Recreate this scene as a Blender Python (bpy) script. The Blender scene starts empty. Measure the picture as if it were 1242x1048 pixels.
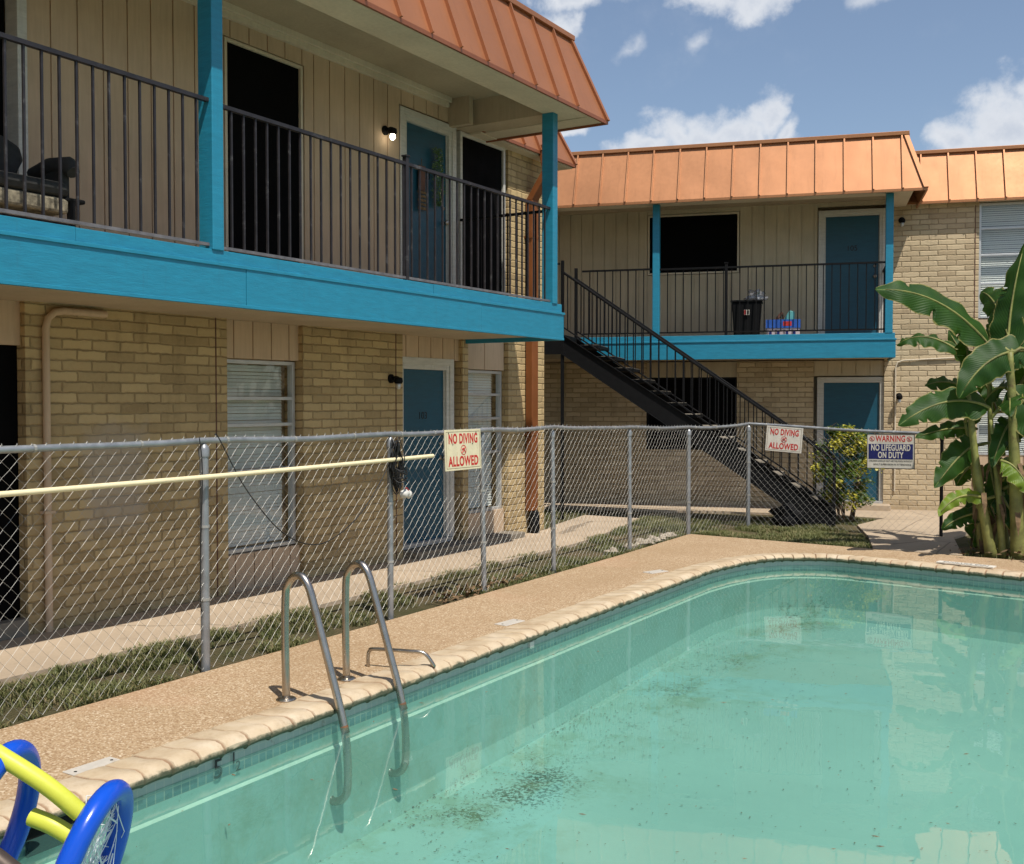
import bpy, math, random
from mathutils import Vector, Matrix, noise
R=math.radians; PI=math.pi
rnd=random.Random(7)
sc=bpy.context.scene; COL=sc.collection

# ------------------------------------------------------------------ materials
class NT:
    def __init__(s,m): s.t=m.node_tree; s.n=s.t.nodes; s.l=s.t.links
    def new(s,k,**kw):
        n=s.n.new(k)
        for a,v in kw.items(): setattr(n,a,v)
        return n
    def link(s,a,b): s.l.new(a,b)
    def val(s,sock,v):
        if hasattr(v,'default_value') or hasattr(v,'is_output'): s.link(v,sock)
        else: sock.default_value=v
    def math(s,op,a,b=None,c=None,clamp=False):
        n=s.new('ShaderNodeMath',operation=op); n.use_clamp=clamp
        s.val(n.inputs[0],a)
        if b is not None: s.val(n.inputs[1],b)
        if c is not None: s.val(n.inputs[2],c)
        return n.outputs[0]
    def mix(s,f,a,b,mode='MIX'):
        n=s.new('ShaderNodeMix',data_type='RGBA',blend_type=mode)
        s.val(n.inputs[0],f); s.val(n.inputs[6],c4(a)); s.val(n.inputs[7],c4(b)); return n.outputs[2]
    def ramp(s,f,stops):
        n=s.new('ShaderNodeValToRGB'); s.link(f,n.inputs[0]); e=n.color_ramp.elements
        while len(e)<len(stops): e.new(.5)
        for i,(p,c) in enumerate(stops): e[i].position=p; e[i].color=c4(c)
        return n.outputs[0]
    def noise(s,vec,scale,detail=4,rough=.55,dist=0):
        n=s.new('ShaderNodeTexNoise'); n.inputs['Scale'].default_value=scale; n.inputs['Detail'].default_value=detail
        n.inputs['Roughness'].default_value=rough; n.inputs['Distortion'].default_value=dist
        if vec is not None: s.link(vec,n.inputs['Vector'])
        return n.outputs[0]
    def smooth(s,f,a,b):
        n=s.new('ShaderNodeMapRange',interpolation_type='SMOOTHSTEP'); s.val(n.inputs[0],f)
        n.inputs[1].default_value=a; n.inputs[2].default_value=b; return n.outputs[0]
    def obj(s): return s.new('ShaderNodeTexCoord').outputs['Object']
    def uv(s): return s.new('ShaderNodeTexCoord').outputs['UV']
    def sep(s,v):
        n=s.new('ShaderNodeSeparateXYZ'); s.link(v,n.inputs[0]); return n.outputs
    def comb(s,x,y,z=0):
        n=s.new('ShaderNodeCombineXYZ')
        for i,v in enumerate((x,y,z)): s.val(n.inputs[i],v)
        return n.outputs[0]
    def bump(s,h,st=.3,d=.01):
        n=s.new('ShaderNodeBump'); n.inputs['Strength'].default_value=st; n.inputs['Distance'].default_value=d
        s.link(h,n.inputs['Height']); return n.outputs[0]
def c4(c):
    if isinstance(c,(tuple,list)) and len(c)==3: return (*c,1)
    return c
def newmat(name):
    m=bpy.data.materials.new(name); m.use_nodes=True; t=NT(m); b=t.n['Principled BSDF']; return m,t,b
def plain(name,col,rough=.6,metal=0,var=.25,scale=6,bump=.15,bscale=60,bd=.003,dirt=None,spec=.4):
    m,t,b=newmat(name); o=t.obj(); n1=t.noise(o,scale,5); 
    dk=tuple(v*(1-var) for v in col); lt=tuple(min(1,v*(1+var*.6)) for v in col)
    c=t.ramp(n1,[(.3,dk),(.7,lt)])
    if dirt:
        n2=t.smooth(t.noise(o,dirt[1],6,.65),.55,.75); c=t.mix(t.math('MULTIPLY',n2,dirt[2]),c,dirt[0])
    t.link(c,b.inputs['Base Color']); b.inputs['Metallic'].default_value=metal
    b.inputs['Specular IOR Level'].default_value=spec
    r=t.ramp(t.noise(o,scale*2,3),[(.3,(rough*.85,)*3),(.7,(min(1,rough*1.15),)*3)]); t.link(r,b.inputs['Roughness'])
    if bump: t.link(t.bump(t.noise(o,bscale,4),bump,bd),b.inputs['Normal'])
    return m
M={}
def brick(name,c1,c2,mort,patch=False):
    m,t,b=newmat(name); o=t.obj(); s=t.sep(o)
    u=t.math('ADD',s[0],s[1]); v=s[2]
    nz=t.noise(o,9,3); nz2=t.noise(t.comb(s[2],s[0],s[1]),11,3)
    nz3=t.noise(o,34,2); u2=t.math('ADD',t.math('MULTIPLY_ADD',nz,.034,u),t.math('MULTIPLY',nz3,.009)); v2=t.math('ADD',t.math('MULTIPLY_ADD',nz2,.024,v),t.math('MULTIPLY',t.noise(t.comb(s[2],s[0],s[1]),30,2),.008))
    vec=t.comb(u2,v2)
    k=t.new('ShaderNodeTexBrick',offset=.5,squash=1)
    t.link(vec,k.inputs['Vector'])
    for n_,val in (('Scale',1),('Mortar Size',.013),('Mortar Smooth',1.0),('Bias',0),('Brick Width',.27),('Row Height',.0835)): k.inputs[n_].default_value=val
    k.inputs['Color1'].default_value=c4((0,0,0)); k.inputs['Color2'].default_value=c4((1,1,1)); k.inputs['Mortar'].default_value=c4((.5,.5,.5))
    big=t.noise(o,1.3,4); fine=t.noise(o,26,5,.65); 
    f=t.math('ADD',t.math('MULTIPLY',k.outputs[0],.75),t.math('MULTIPLY',fine,.45))
    f=t.math('ADD',f,t.math('MULTIPLY',t.math('SUBTRACT',big,.5),.7))
    c=t.ramp(f,[(.1,c2),(.45,tuple((a+b_)/2 for a,b_ in zip(c1,c2))),(.95,c1)])
    mm=t.ramp(t.noise(o,5,4),[(.3,tuple(x*.75 for x in mort)),(.7,tuple(x*1.25 for x in mort))])
    mk=t.math('MULTIPLY',k.outputs[1],t.math('MULTIPLY_ADD',t.noise(o,3.1,3),1.3,.12),clamp=True)
    c=t.mix(mk,c,mm)
    if patch:
        px=t.math('ABSOLUTE',t.math('SUBTRACT',s[0],5.72)); pz=t.math('ABSOLUTE',t.math('SUBTRACT',s[2],1.12))
        d=t.math('MAXIMUM',t.math('MULTIPLY',px,2.6),t.math('MULTIPLY',pz,1.8)); d=t.math('ADD',d,t.math('MULTIPLY',t.math('SUBTRACT',t.noise(o,5,3),.5),.6))
        c=t.mix(t.math('MULTIPLY',t.math('SUBTRACT',1,t.smooth(d,.5,.95)),.7),c,(.42,.35,.27))
    st=t.smooth(t.noise(t.comb(t.math('MULTIPLY',u,3),t.math('MULTIPLY',v,.6)),1.6,5,.6),.52,.72)
    c=t.mix(t.math('MULTIPLY',st,.28),c,tuple(x*.45 for x in c2))
    t.link(c,b.inputs['Base Color']); b.inputs['Roughness'].default_value=.92; b.inputs['Specular IOR Level'].default_value=.15
    h=t.math('ADD',t.math('MULTIPLY',t.math('SUBTRACT',1,k.outputs[1]),1),t.math('MULTIPLY',fine,.5))
    t.link(t.bump(h,.75,.012),b.inputs['Normal']); return m
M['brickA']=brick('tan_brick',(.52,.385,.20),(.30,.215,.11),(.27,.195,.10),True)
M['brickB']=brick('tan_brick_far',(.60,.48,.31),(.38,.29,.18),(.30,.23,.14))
def siding(name,col):
    m,t,b=newmat(name); o=t.obj(); s=t.sep(o)
    v=t.comb(t.math('MULTIPLY',s[0],14),t.math('MULTIPLY',s[1],14),t.math('MULTIPLY',s[2],1.2))
    g=t.noise(v,2.2,5,.6); big=t.noise(o,1.7,4)
    c=t.ramp(t.math('ADD',t.math('MULTIPLY',g,.4),t.math('MULTIPLY',big,.6)),[(.3,tuple(x*.8 for x in col)),(.7,tuple(x*1.12 for x in col))])
    st=t.smooth(t.noise(o,7,6,.7),.62,.74); c=t.mix(t.math('MULTIPLY',st,.25),c,tuple(x*.5 for x in col))
    t.link(c,b.inputs['Base Color']); b.inputs['Roughness'].default_value=.8; b.inputs['Specular IOR Level'].default_value=.25
    t.link(t.bump(g,.35,.004),b.inputs['Normal']); return m
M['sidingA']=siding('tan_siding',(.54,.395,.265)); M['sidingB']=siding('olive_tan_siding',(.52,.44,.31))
M['soffit']=siding('soffit_board',(.46,.37,.26)); M['soffitlight']=siding('pale_soffit_board',(.62,.53,.40))
def paint(name,col,rough=.5,chip=None):
    m,t,b=newmat(name); o=t.obj(); s=t.sep(o)
    v=t.comb(t.math('MULTIPLY',s[0],1.5),t.math('MULTIPLY',s[1],1.5),t.math('MULTIPLY',s[2],9))
    n=t.noise(v,4,6,.6); c=t.ramp(n,[(.25,tuple(x*.82 for x in col)),(.75,tuple(min(1,x*1.13) for x in col))])
    if chip:
        ch=t.smooth(t.noise(v,9,6,.72),.68,.71); c=t.mix(t.math('MULTIPLY',ch,.7),c,chip)
    dr=t.smooth(t.noise(t.comb(t.math('MULTIPLY',s[0],9),t.math('MULTIPLY',s[1],9),t.math('MULTIPLY',s[2],.9)),2.2,5,.65),.56,.78); c=t.mix(t.math('MULTIPLY',dr,.28),c,tuple(x*.5+.02 for x in col))
    t.link(c,b.inputs['Base Color']); b.inputs['Roughness'].default_value=rough
    t.link(t.bump(t.noise(v,12,5,.6),.45,.004),b.inputs['Normal']); return m
M['teal']=paint('teal_timber_paint',(.013,.21,.325),.45,(.06,.30,.38))
M['teal_dark']=paint('teal_door_paint',(.004,.070,.115),.45)
M['white']=paint('white_trim_paint',(.55,.53,.48),.5,(.35,.31,.25))
def copper(name,col,metal=.55):
    m,t,b=newmat(name); o=t.obj(); n=t.noise(o,1.1,3); n2=t.noise(o,18,5,.7)
    c=t.ramp(t.math('ADD',t.math('MULTIPLY',n,.75),t.math('MULTIPLY',n2,.25)),[(.3,tuple(x*.86 for x in col)),(.7,tuple(x*1.1 for x in col))])
    s=t.sep(o); sk=t.smooth(t.noise(t.comb(t.math('MULTIPLY',s[0],6),t.math('MULTIPLY',s[1],1.5),t.math('MULTIPLY',s[2],.7)),2.5,6,.65),.5,.8); c=t.mix(t.math('MULTIPLY',sk,.30),c,tuple(x*.55 for x in col))
    t.link(c,b.inputs['Base Color']); b.inputs['Metallic'].default_value=metal
    t.link(t.ramp(n2,[(.3,(.42,)*3),(.7,(.52,)*3)]),b.inputs['Roughness'])
    h=t.math('ADD',t.noise(o,1.6,1),t.math('MULTIPLY',t.noise(o,5,1),.08))
    t.link(t.bump(h,.35,.03),b.inputs['Normal']); return m
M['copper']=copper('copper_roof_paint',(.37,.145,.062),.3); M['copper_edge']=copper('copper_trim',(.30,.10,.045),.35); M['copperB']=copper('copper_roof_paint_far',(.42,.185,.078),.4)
M['rust']=plain('rust_orange_paint',(.20,.065,.018),.5,0,.2,3)
M['iron']=plain('black_iron',(.006,.006,.0065),.6,0,.3,20,.1,spec=.15)
M['ironworn']=plain('worn_dark_iron',(.026,.023,.026),.5,.2,.3,15,.2,dirt=((.25,.24,.23),9,.4))
M['galv']=plain('galvanised_steel',(.30,.31,.32),.42,.55,.22,9,.1,dirt=((.28,.25,.2),12,.4))
M['wire']=plain('galvanised_wire',(.36,.35,.32),.5,.3,.2,4,0)
M['chrome']=plain('worn_stainless_steel',(.43,.39,.34),.28,1,.12,6,.06,dirt=((.30,.2,.1),8,.5))
M['ruststeel']=plain('rust_ring',(.14,.06,.025),.8,0,.4,30)
M['screen_and_shade']=plain('dark_screen_and_room_shade',(.003,.003,.0032),.8,0,.4,2,0,spec=.06)  # window screens, and near-black sheets standing for unlit rooms
M['black']=plain('black_plastic',(.005,.005,.0055),.7,0,.3,8,.1,spec=.15)
M['alu']=plain('aluminium_frame',(.55,.55,.54),.4,.5,.1,8,.05)
M['blind']=plain('white_blind',(.74,.74,.70),.6,0,.08,3,0)
M['cable']=plain('black_cable',(.012,.012,.012),.5,0,.2,8,0)
M['polepaint']=plain('cream_pole',(.78,.67,.42),.35,0,.08,4,.05)
M['plate']=plain('pale_plastic_lid',(.50,.46,.40),.5,0,.1,12,.1,dirt=((.3,.24,.18),14,.5))
M['pink']=plain('pale_card',(.5,.42,.45),.7); M['blue']=plain('blue_card',(.02,.10,.42),.6); M['aqua']=plain('aqua_plastic',(.12,.42,.42),.5)
M['brown']=plain('brown_plastic',(.12,.05,.03),.6); M['red']=plain('red_ink',(.50,.03,.025),.6,0,.3,30,0); M['navy']=plain('navy_ink',(.01,.015,.12),.5,0,.2,30,0)
M['signcream']=plain('cream_sign_board',(.68,.60,.40),.5,0,.10,9,.05,dirt=((.42,.30,.15),16,.6)); M['signwhite']=plain('white_sign_board',(.66,.62,.54),.45,0,.1,9,.05,dirt=((.4,.3,.2),16,.5))
M['ink']=plain('black_ink',(.015,.015,.015),.6,0,.1,9,0)
M['stone']=plain('pale_rubble',(.40,.34,.26),.9,0,.35,14,.6,30,.01)
M['fabric']=plain('charcoal_fabric',(.030,.030,.028),.95,0,.3,25,.3,200,.002); M['pattern']=plain('patterned_cloth',(.22,.19,.13),.9,0,.7,30,.2)
M['bluefoam']=plain('blue_foam',(.004,.07,.50),.24,0,.08,5,.12,90,.002,spec=.5); M['yellowfoam']=plain('yellow_foam',(.56,.58,.06),.45,0,.06,8,.2,80,.002)
M['net']=plain('white_net',(.75,.78,.8),.4,0,.05,8,0)
M['mulch']=plain('dead_leaf',(.16,.10,.05),.9,0,.5,20,.4)
def concrete(name,col,cr=True):
    m,t,b=newmat(name); o=t.obj(); n=t.noise(o,1.2,6,.6); f=t.noise(o,45,6,.7)
    c=t.ramp(t.math('ADD',t.math('MULTIPLY',n,.65),t.math('MULTIPLY',f,.35)),[(.33,tuple(x*.78 for x in col)),(.68,tuple(x*1.1 for x in col))])
    st=t.smooth(t.noise(o,3.3,6,.7),.56,.7); c=t.mix(t.math('MULTIPLY',st,.35),c,tuple(x*.55 for x in col))
    if cr:
        vo=t.new('ShaderNodeTexVoronoi',feature='DISTANCE_TO_EDGE'); vo.inputs['Scale'].default_value=.55
        t.link(t.mix(.12,o,t.new('ShaderNodeTexNoise').outputs[1]),vo.inputs['Vector'])
        k=t.math('SUBTRACT',1,t.smooth(vo.outputs[0],.002,.006)); c=t.mix(t.math('MULTIPLY',k,.6),c,tuple(x*.3 for x in col))
    t.link(c,b.inputs['Base Color']); b.inputs['Roughness'].default_value=.9; b.inputs['Specular IOR Level'].default_value=.2
    t.link(t.bump(f,.4,.006),b.inputs['Normal']); return m
M['walk']=concrete('worn_concrete',(.42,.33,.235)); M['slab']=concrete('grey_concrete',(.22,.19,.15),False)
def aggregate():
    m,t,b=newmat('pebble_aggregate'); o=t.obj()
    vo=t.new('ShaderNodeTexVoronoi'); vo.inputs['Scale'].default_value=105; t.link(o,vo.inputs['Vector'])
    w=t.sep(vo.outputs['Color'])[0]
    c=t.ramp(w,[(0,(.26,.16,.085)),(.3,(.36,.25,.145)),(.55,(.40,.28,.165)),(.8,(.44,.32,.20)),(.97,(.58,.47,.33))])
    e=t.smooth(vo.outputs['Distance'],.55,.9); c=t.mix(t.math('MULTIPLY',e,.55),c,(.2,.125,.06))
    n=t.noise(o,1.1,5,.6); c=t.mix(t.math('MULTIPLY',t.smooth(n,.4,.66),.30),c,(.27,.175,.09))
    n3=t.smooth(t.noise(o,5,6,.75),.64,.76); c=t.mix(t.math('MULTIPLY',n3,.4),c,(.16,.09,.05))
    pk=t.smooth(t.noise(o,.8,3),.55,.7); c=t.mix(t.math('MULTIPLY',pk,.25),c,(.46,.27,.17))
    t.link(c,b.inputs['Base Color']); b.inputs['Roughness'].default_value=.85; b.inputs['Specular IOR Level'].default_value=.25
    t.link(t.bump(t.math('SUBTRACT',1,vo.outputs['Distance']),.35,.004),b.inputs['Normal']); return m
M['deck']=aggregate()
def coping():
    m,t,b=newmat('cream_coping_brick'); o=t.obj(); s=t.sep(o); n=t.noise(o,4,5,.6); f=t.noise(o,60,5,.7)
    c=t.ramp(n,[(.3,(.38,.275,.165)),(.5,(.48,.375,.245)),(.7,(.56,.46,.33))])
    c=t.mix(t.math('MULTIPLY',t.smooth(f,.5,.75),.35),c,(.36,.23,.14))
    uvx=t.sep(t.uv()); j=t.math('FRACT',uvx[0]); jj=t.math('MINIMUM',j,t.math('SUBTRACT',1,j)); k=t.math('SUBTRACT',1,t.smooth(jj,.02,.07))
    c=t.mix(t.math('MULTIPLY',k,.75),c,(.24,.13,.07)); dn=t.smooth(t.noise(o,9,6,.75),.52,.72); c=t.mix(t.math('MULTIPLY',dn,.4),c,(.27,.18,.10))
    # algae at the underside of the nose (its own stain, follows the waterline)
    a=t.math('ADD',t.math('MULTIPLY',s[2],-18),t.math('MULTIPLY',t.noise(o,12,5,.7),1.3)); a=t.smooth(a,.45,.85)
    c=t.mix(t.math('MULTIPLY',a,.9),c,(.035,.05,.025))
    t.link(c,b.inputs['Base Color']); b.inputs['Roughness'].default_value=.8
    t.link(t.bump(t.math('ADD',f,t.math('MULTIPLY',n,.6)),.5,.006),b.inputs['Normal']); return m
M['coping']=coping()
def tilemat():
    m,t,b=newmat('pool_tile_band'); uv=t.uv(); k=t.new('ShaderNodeTexBrick',offset=0); t.link(uv,k.inputs['Vector'])
    for n_,v in (('Scale',1),('Mortar Size',.004),('Mortar Smooth',.3),('Brick Width',.052),('Row Height',.052)): k.inputs[n_].default_value=v
    k.inputs['Color1'].default_value=c4((.09,.19,.21)); k.inputs['Color2'].default_value=c4((.15,.27,.28)); k.inputs['Mortar'].default_value=c4((.34,.38,.33))
    s=t.sep(uv); n=t.noise(uv,9,5,.7)
    sc_=t.smooth(t.math('ADD',s[1],t.math('MULTIPLY',n,.03)),-.088,-.078); c=t.mix(t.math('MULTIPLY',sc_,.75),k.outputs[0],(.33,.38,.34))
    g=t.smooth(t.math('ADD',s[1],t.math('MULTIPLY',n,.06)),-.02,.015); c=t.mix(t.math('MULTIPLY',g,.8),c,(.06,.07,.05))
    r=t.smooth(n,.6,.68); c=t.mix(t.math('MULTIPLY',r,.35),c,(.14,.08,.05))
    t.link(c,b.inputs['Base Color']); b.inputs['Roughness'].default_value=.25; return m
M['tile']=tilemat()
def plaster():
    m,t,b=newmat('pool_plaster'); o=t.obj(); s=t.sep(o); n=t.noise(o,.5,5,.6)
    c=t.ramp(n,[(.3,(.30,.47,.43)),(.7,(.37,.56,.51))])
    f=t.noise(o,32,6,.8); g=t.noise(o,.9,4,.6)
    # debris drifts: fine dark specks gathered in patches along the cove
    band=t.math('SUBTRACT',1,t.math('MULTIPLY',t.math('ABSOLUTE',t.math('ADD',s[0],t.math('MULTIPLY_ADD',s[1],-.03,3.75))),1.05),clamp=True)
    den=t.math('MULTIPLY',band,t.smooth(g,.42,.66))
    sp=t.smooth(t.math('ADD',f,t.math('MULTIPLY',den,.20)),.66,.70); c=t.mix(t.math('MULTIPLY',sp,t.math('MULTIPLY',den,1.0),clamp=True),c,(.05,.055,.02))
    c=t.mix(t.math('MULTIPLY',t.math('MULTIPLY',band,t.smooth(t.noise(o,1.6,8,.75),.46,.66)),.62),c,(.17,.22,.08))
    sp2=t.smooth(t.noise(o,21,4,.75),.70,.735); c=t.mix(t.math('MULTIPLY',sp2,.55),c,(.08,.11,.07))
    t.link(c,b.inputs['Base Color']); b.inputs['Roughness'].default_value=.8; return m
M['plaster']=plaster()
M['ledge']=plain('pale_tile_edge',(.62,.74,.64),.6,0,.1,6)
def watermat():
    m=bpy.data.materials.new('pool_water'); m.use_nodes=True; t=NT(m); t.n.clear()
    out=t.new('ShaderNodeOutputMaterial'); o=t.obj()
    h=t.math('ADD',t.noise(o,1.5,3,.5),t.math('MULTIPLY',t.noise(o,7,3,.5),.10)); nb=t.bump(h,.10,.02)
    fr=t.new('ShaderNodeFresnel'); t.link(t.math('MULTIPLY_ADD',t.new('ShaderNodeNewGeometry').outputs['Backfacing'],1/1.33-1.33,1.33),fr.inputs['IOR']); t.link(nb,fr.inputs['Normal'])
    tr=t.new('ShaderNodeBsdfTransparent'); tr.inputs[0].default_value=(.76,.92,.86,1)
    gl=t.new('ShaderNodeBsdfGlossy'); gl.inputs['Roughness'].default_value=.0; t.link(nb,gl.inputs['Normal'])
    df=t.new('ShaderNodeBsdfDiffuse'); df.inputs[0].default_value=(.115,.27,.235,1)
    m0=t.new('ShaderNodeMixShader'); m0.inputs[0].default_value=.22; t.link(tr.outputs[0],m0.inputs[1]); t.link(df.outputs[0],m0.inputs[2])
    mx=t.new('ShaderNodeMixShader'); t.link(fr.outputs[0],mx.inputs[0]); t.link(m0.outputs[0],mx.inputs[1]); t.link(gl.outputs[0],mx.inputs[2])
    t.link(mx.outputs[0],out.inputs['Surface']); return m
M['water']=watermat()
def glass():
    m=bpy.data.materials.new('window_glass'); m.use_nodes=True; t=NT(m); t.n.clear(); out=t.new('ShaderNodeOutputMaterial')
    fr=t.new('ShaderNodeFresnel'); t.link(t.math('MULTIPLY_ADD',t.new('ShaderNodeNewGeometry').outputs['Backfacing'],1/1.5-1.5,1.5),fr.inputs['IOR'])
    tr=t.new('ShaderNodeBsdfTransparent'); tr.inputs[0].default_value=(.97,.98,.97,1); gl=t.new('ShaderNodeBsdfGlossy'); gl.inputs['Roughness'].default_value=.02
    mx=t.new('ShaderNodeMixShader'); t.link(fr.outputs[0],mx.inputs[0]); t.link(tr.outputs[0],mx.inputs[1]); t.link(gl.outputs[0],mx.inputs[2]); t.link(mx.outputs[0],out.inputs['Surface']); return m
M['glass']=glass()
def film():
    m=bpy.data.materials.new('clear_plastic_film'); m.use_nodes=True; t=NT(m); t.n.clear(); out=t.new('ShaderNodeOutputMaterial')
    tr=t.new('ShaderNodeBsdfTransparent'); tr.inputs[0].default_value=(.8,.8,.8,1); df=t.new('ShaderNodeBsdfDiffuse'); df.inputs[0].default_value=(.5,.5,.52,1)
    gl=t.new('ShaderNodeBsdfGlossy'); gl.inputs['Roughness'].default_value=.25
    a=t.new('ShaderNodeMixShader'); a.inputs[0].default_value=.35; t.link(tr.outputs[0],a.inputs[1]); t.link(df.outputs[0],a.inputs[2])
    mx=t.new('ShaderNodeMixShader'); mx.inputs[0].default_value=.15; t.link(a.outputs[0],mx.inputs[1]); t.link(gl.outputs[0],mx.inputs[2]); t.link(mx.outputs[0],out.inputs['Surface']); return m
M['film']=film(); M['railsunlit']=plain('worn_rail_paint_sunlit',(.17,.155,.16),.5,.2,.35,12,.2); M['brownrail']=plain('dull_brown_metal',(.10,.075,.06),.5,.5,.3,8)  # bottom rail colour lightened to carry the sun on its top face
def emit(name,col,st):
    m,t,b=newmat(name); b.inputs['Base Color'].default_value=c4(col); b.inputs['Emission Color'].default_value=c4(col); b.inputs['Emission Strength'].default_value=st; return m
M['bulb']=emit('lit_bulb',(1,.9,.7),9)
def leafmat(name,c1,c2,trans,uvveins=False,rough=.35,tr=.35):
    m=bpy.data.materials.new(name); m.use_nodes=True; t=NT(m); b=t.n['Principled BSDF']; out=t.n['Material Output']; o=t.obj()
    n=t.noise(o,5 if uvveins else 3,4); c=t.ramp(n,[(.3,c1),(.7,c2)])
    if uvveins:
        s=t.sep(t.uv()); w=t.math('SINE',t.math('MULTIPLY',t.math('ADD',s[0],t.math('MULTIPLY',t.math('ABSOLUTE',s[1]),-.25)),170))
        c=t.mix(t.math('MULTIPLY',t.math('MULTIPLY_ADD',w,.5,.5),.22),c,tuple(x*.55 for x in c1))
        mid=t.math('SUBTRACT',1,t.smooth(t.math('ABSOLUTE',s[1]),.03,.09)); c=t.mix(t.math('MULTIPLY',mid,.7),c,(.20,.27,.06)); b.inputs['Specular IOR Level'].default_value=.25
        ed=t.smooth(t.math('ADD',t.math('ABSOLUTE',s[1]),t.math('MULTIPLY',t.noise(o,11,5,.7),.25)),1.03,1.10); c=t.mix(ed,c,(.25,.22,.07))
        t.link(t.bump(w,.25,.004),b.inputs['Normal'])
    else:
        oi=t.new('ShaderNodeNewGeometry').outputs['Random Per Island']; c=t.mix(oi,c,c2)
        if name=='grass_blade': c=t.mix(t.math('MULTIPLY',t.smooth(oi,.55,.9),t.smooth(t.noise(o,2.2,4),.35,.6)),c,(.30,.235,.12))
    t.link(c,b.inputs['Base Color']); b.inputs['Roughness'].default_value=rough
    ts=t.new('ShaderNodeBsdfTranslucent'); t.link(t.mix(.8,c,trans),ts.inputs[0])
    mx=t.new('ShaderNodeMixShader'); mx.inputs[0].default_value=tr; t.link(b.outputs[0],mx.inputs[1]); t.link(ts.outputs[0],mx.inputs[2]); t.link(mx.outputs[0],out.inputs['Surface']); return m
M['banana']=leafmat('banana_leaf',(.012,.046,.006),(.030,.085,.010),(.12,.27,.015),True,.5,.30)
M['bananayoung']=leafmat('young_banana_leaf',(.10,.18,.02),(.2,.28,.03),(.35,.45,.04),True,.4,.35)
M['grass']=leafmat('grass_blade',(.055,.085,.022),(.19,.19,.07),(.12,.16,.03),False,.6,.3)
M['bush']=leafmat('green_bush_leaf',(.03,.07,.012),(.09,.15,.02),(.15,.25,.03),False,.5,.35)
M['bushy']=leafmat('yellow_bush_leaf',(.35,.33,.03),(.55,.48,.06),(.5,.5,.05),False,.5,.3)
M['garland']=leafmat('garland_green',(.07,.17,.05),(.2,.32,.10),(.06,.14,.04),False,.6,.1)
M['pstem']=plain('banana_stem',(.20,.20,.055),.6,0,.5,6,.4,25,.008,dirt=((.09,.05,.02),5,.9))
M['twig']=plain('brown_twig',(.14,.09,.05),.8)
def soil():
    m,t,b=newmat('dry_lawn_soil'); o=t.obj(); n=t.noise(o,1.3,6,.65); f=t.noise(o,30,6,.75)
    c=t.ramp(t.math('ADD',t.math('MULTIPLY',n,.6),t.math('MULTIPLY',f,.4)),[(.35,(.05,.06,.022)),(.5,(.10,.085,.045)),(.68,(.19,.135,.08))])
    t.link(c,b.inputs['Base Color']); b.inputs['Roughness'].default_value=1; b.inputs['Specular IOR Level'].default_value=.1; t.link(t.bump(f,.8,.03),b.inputs['Normal']); return m
M['soil']=soil()

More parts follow.
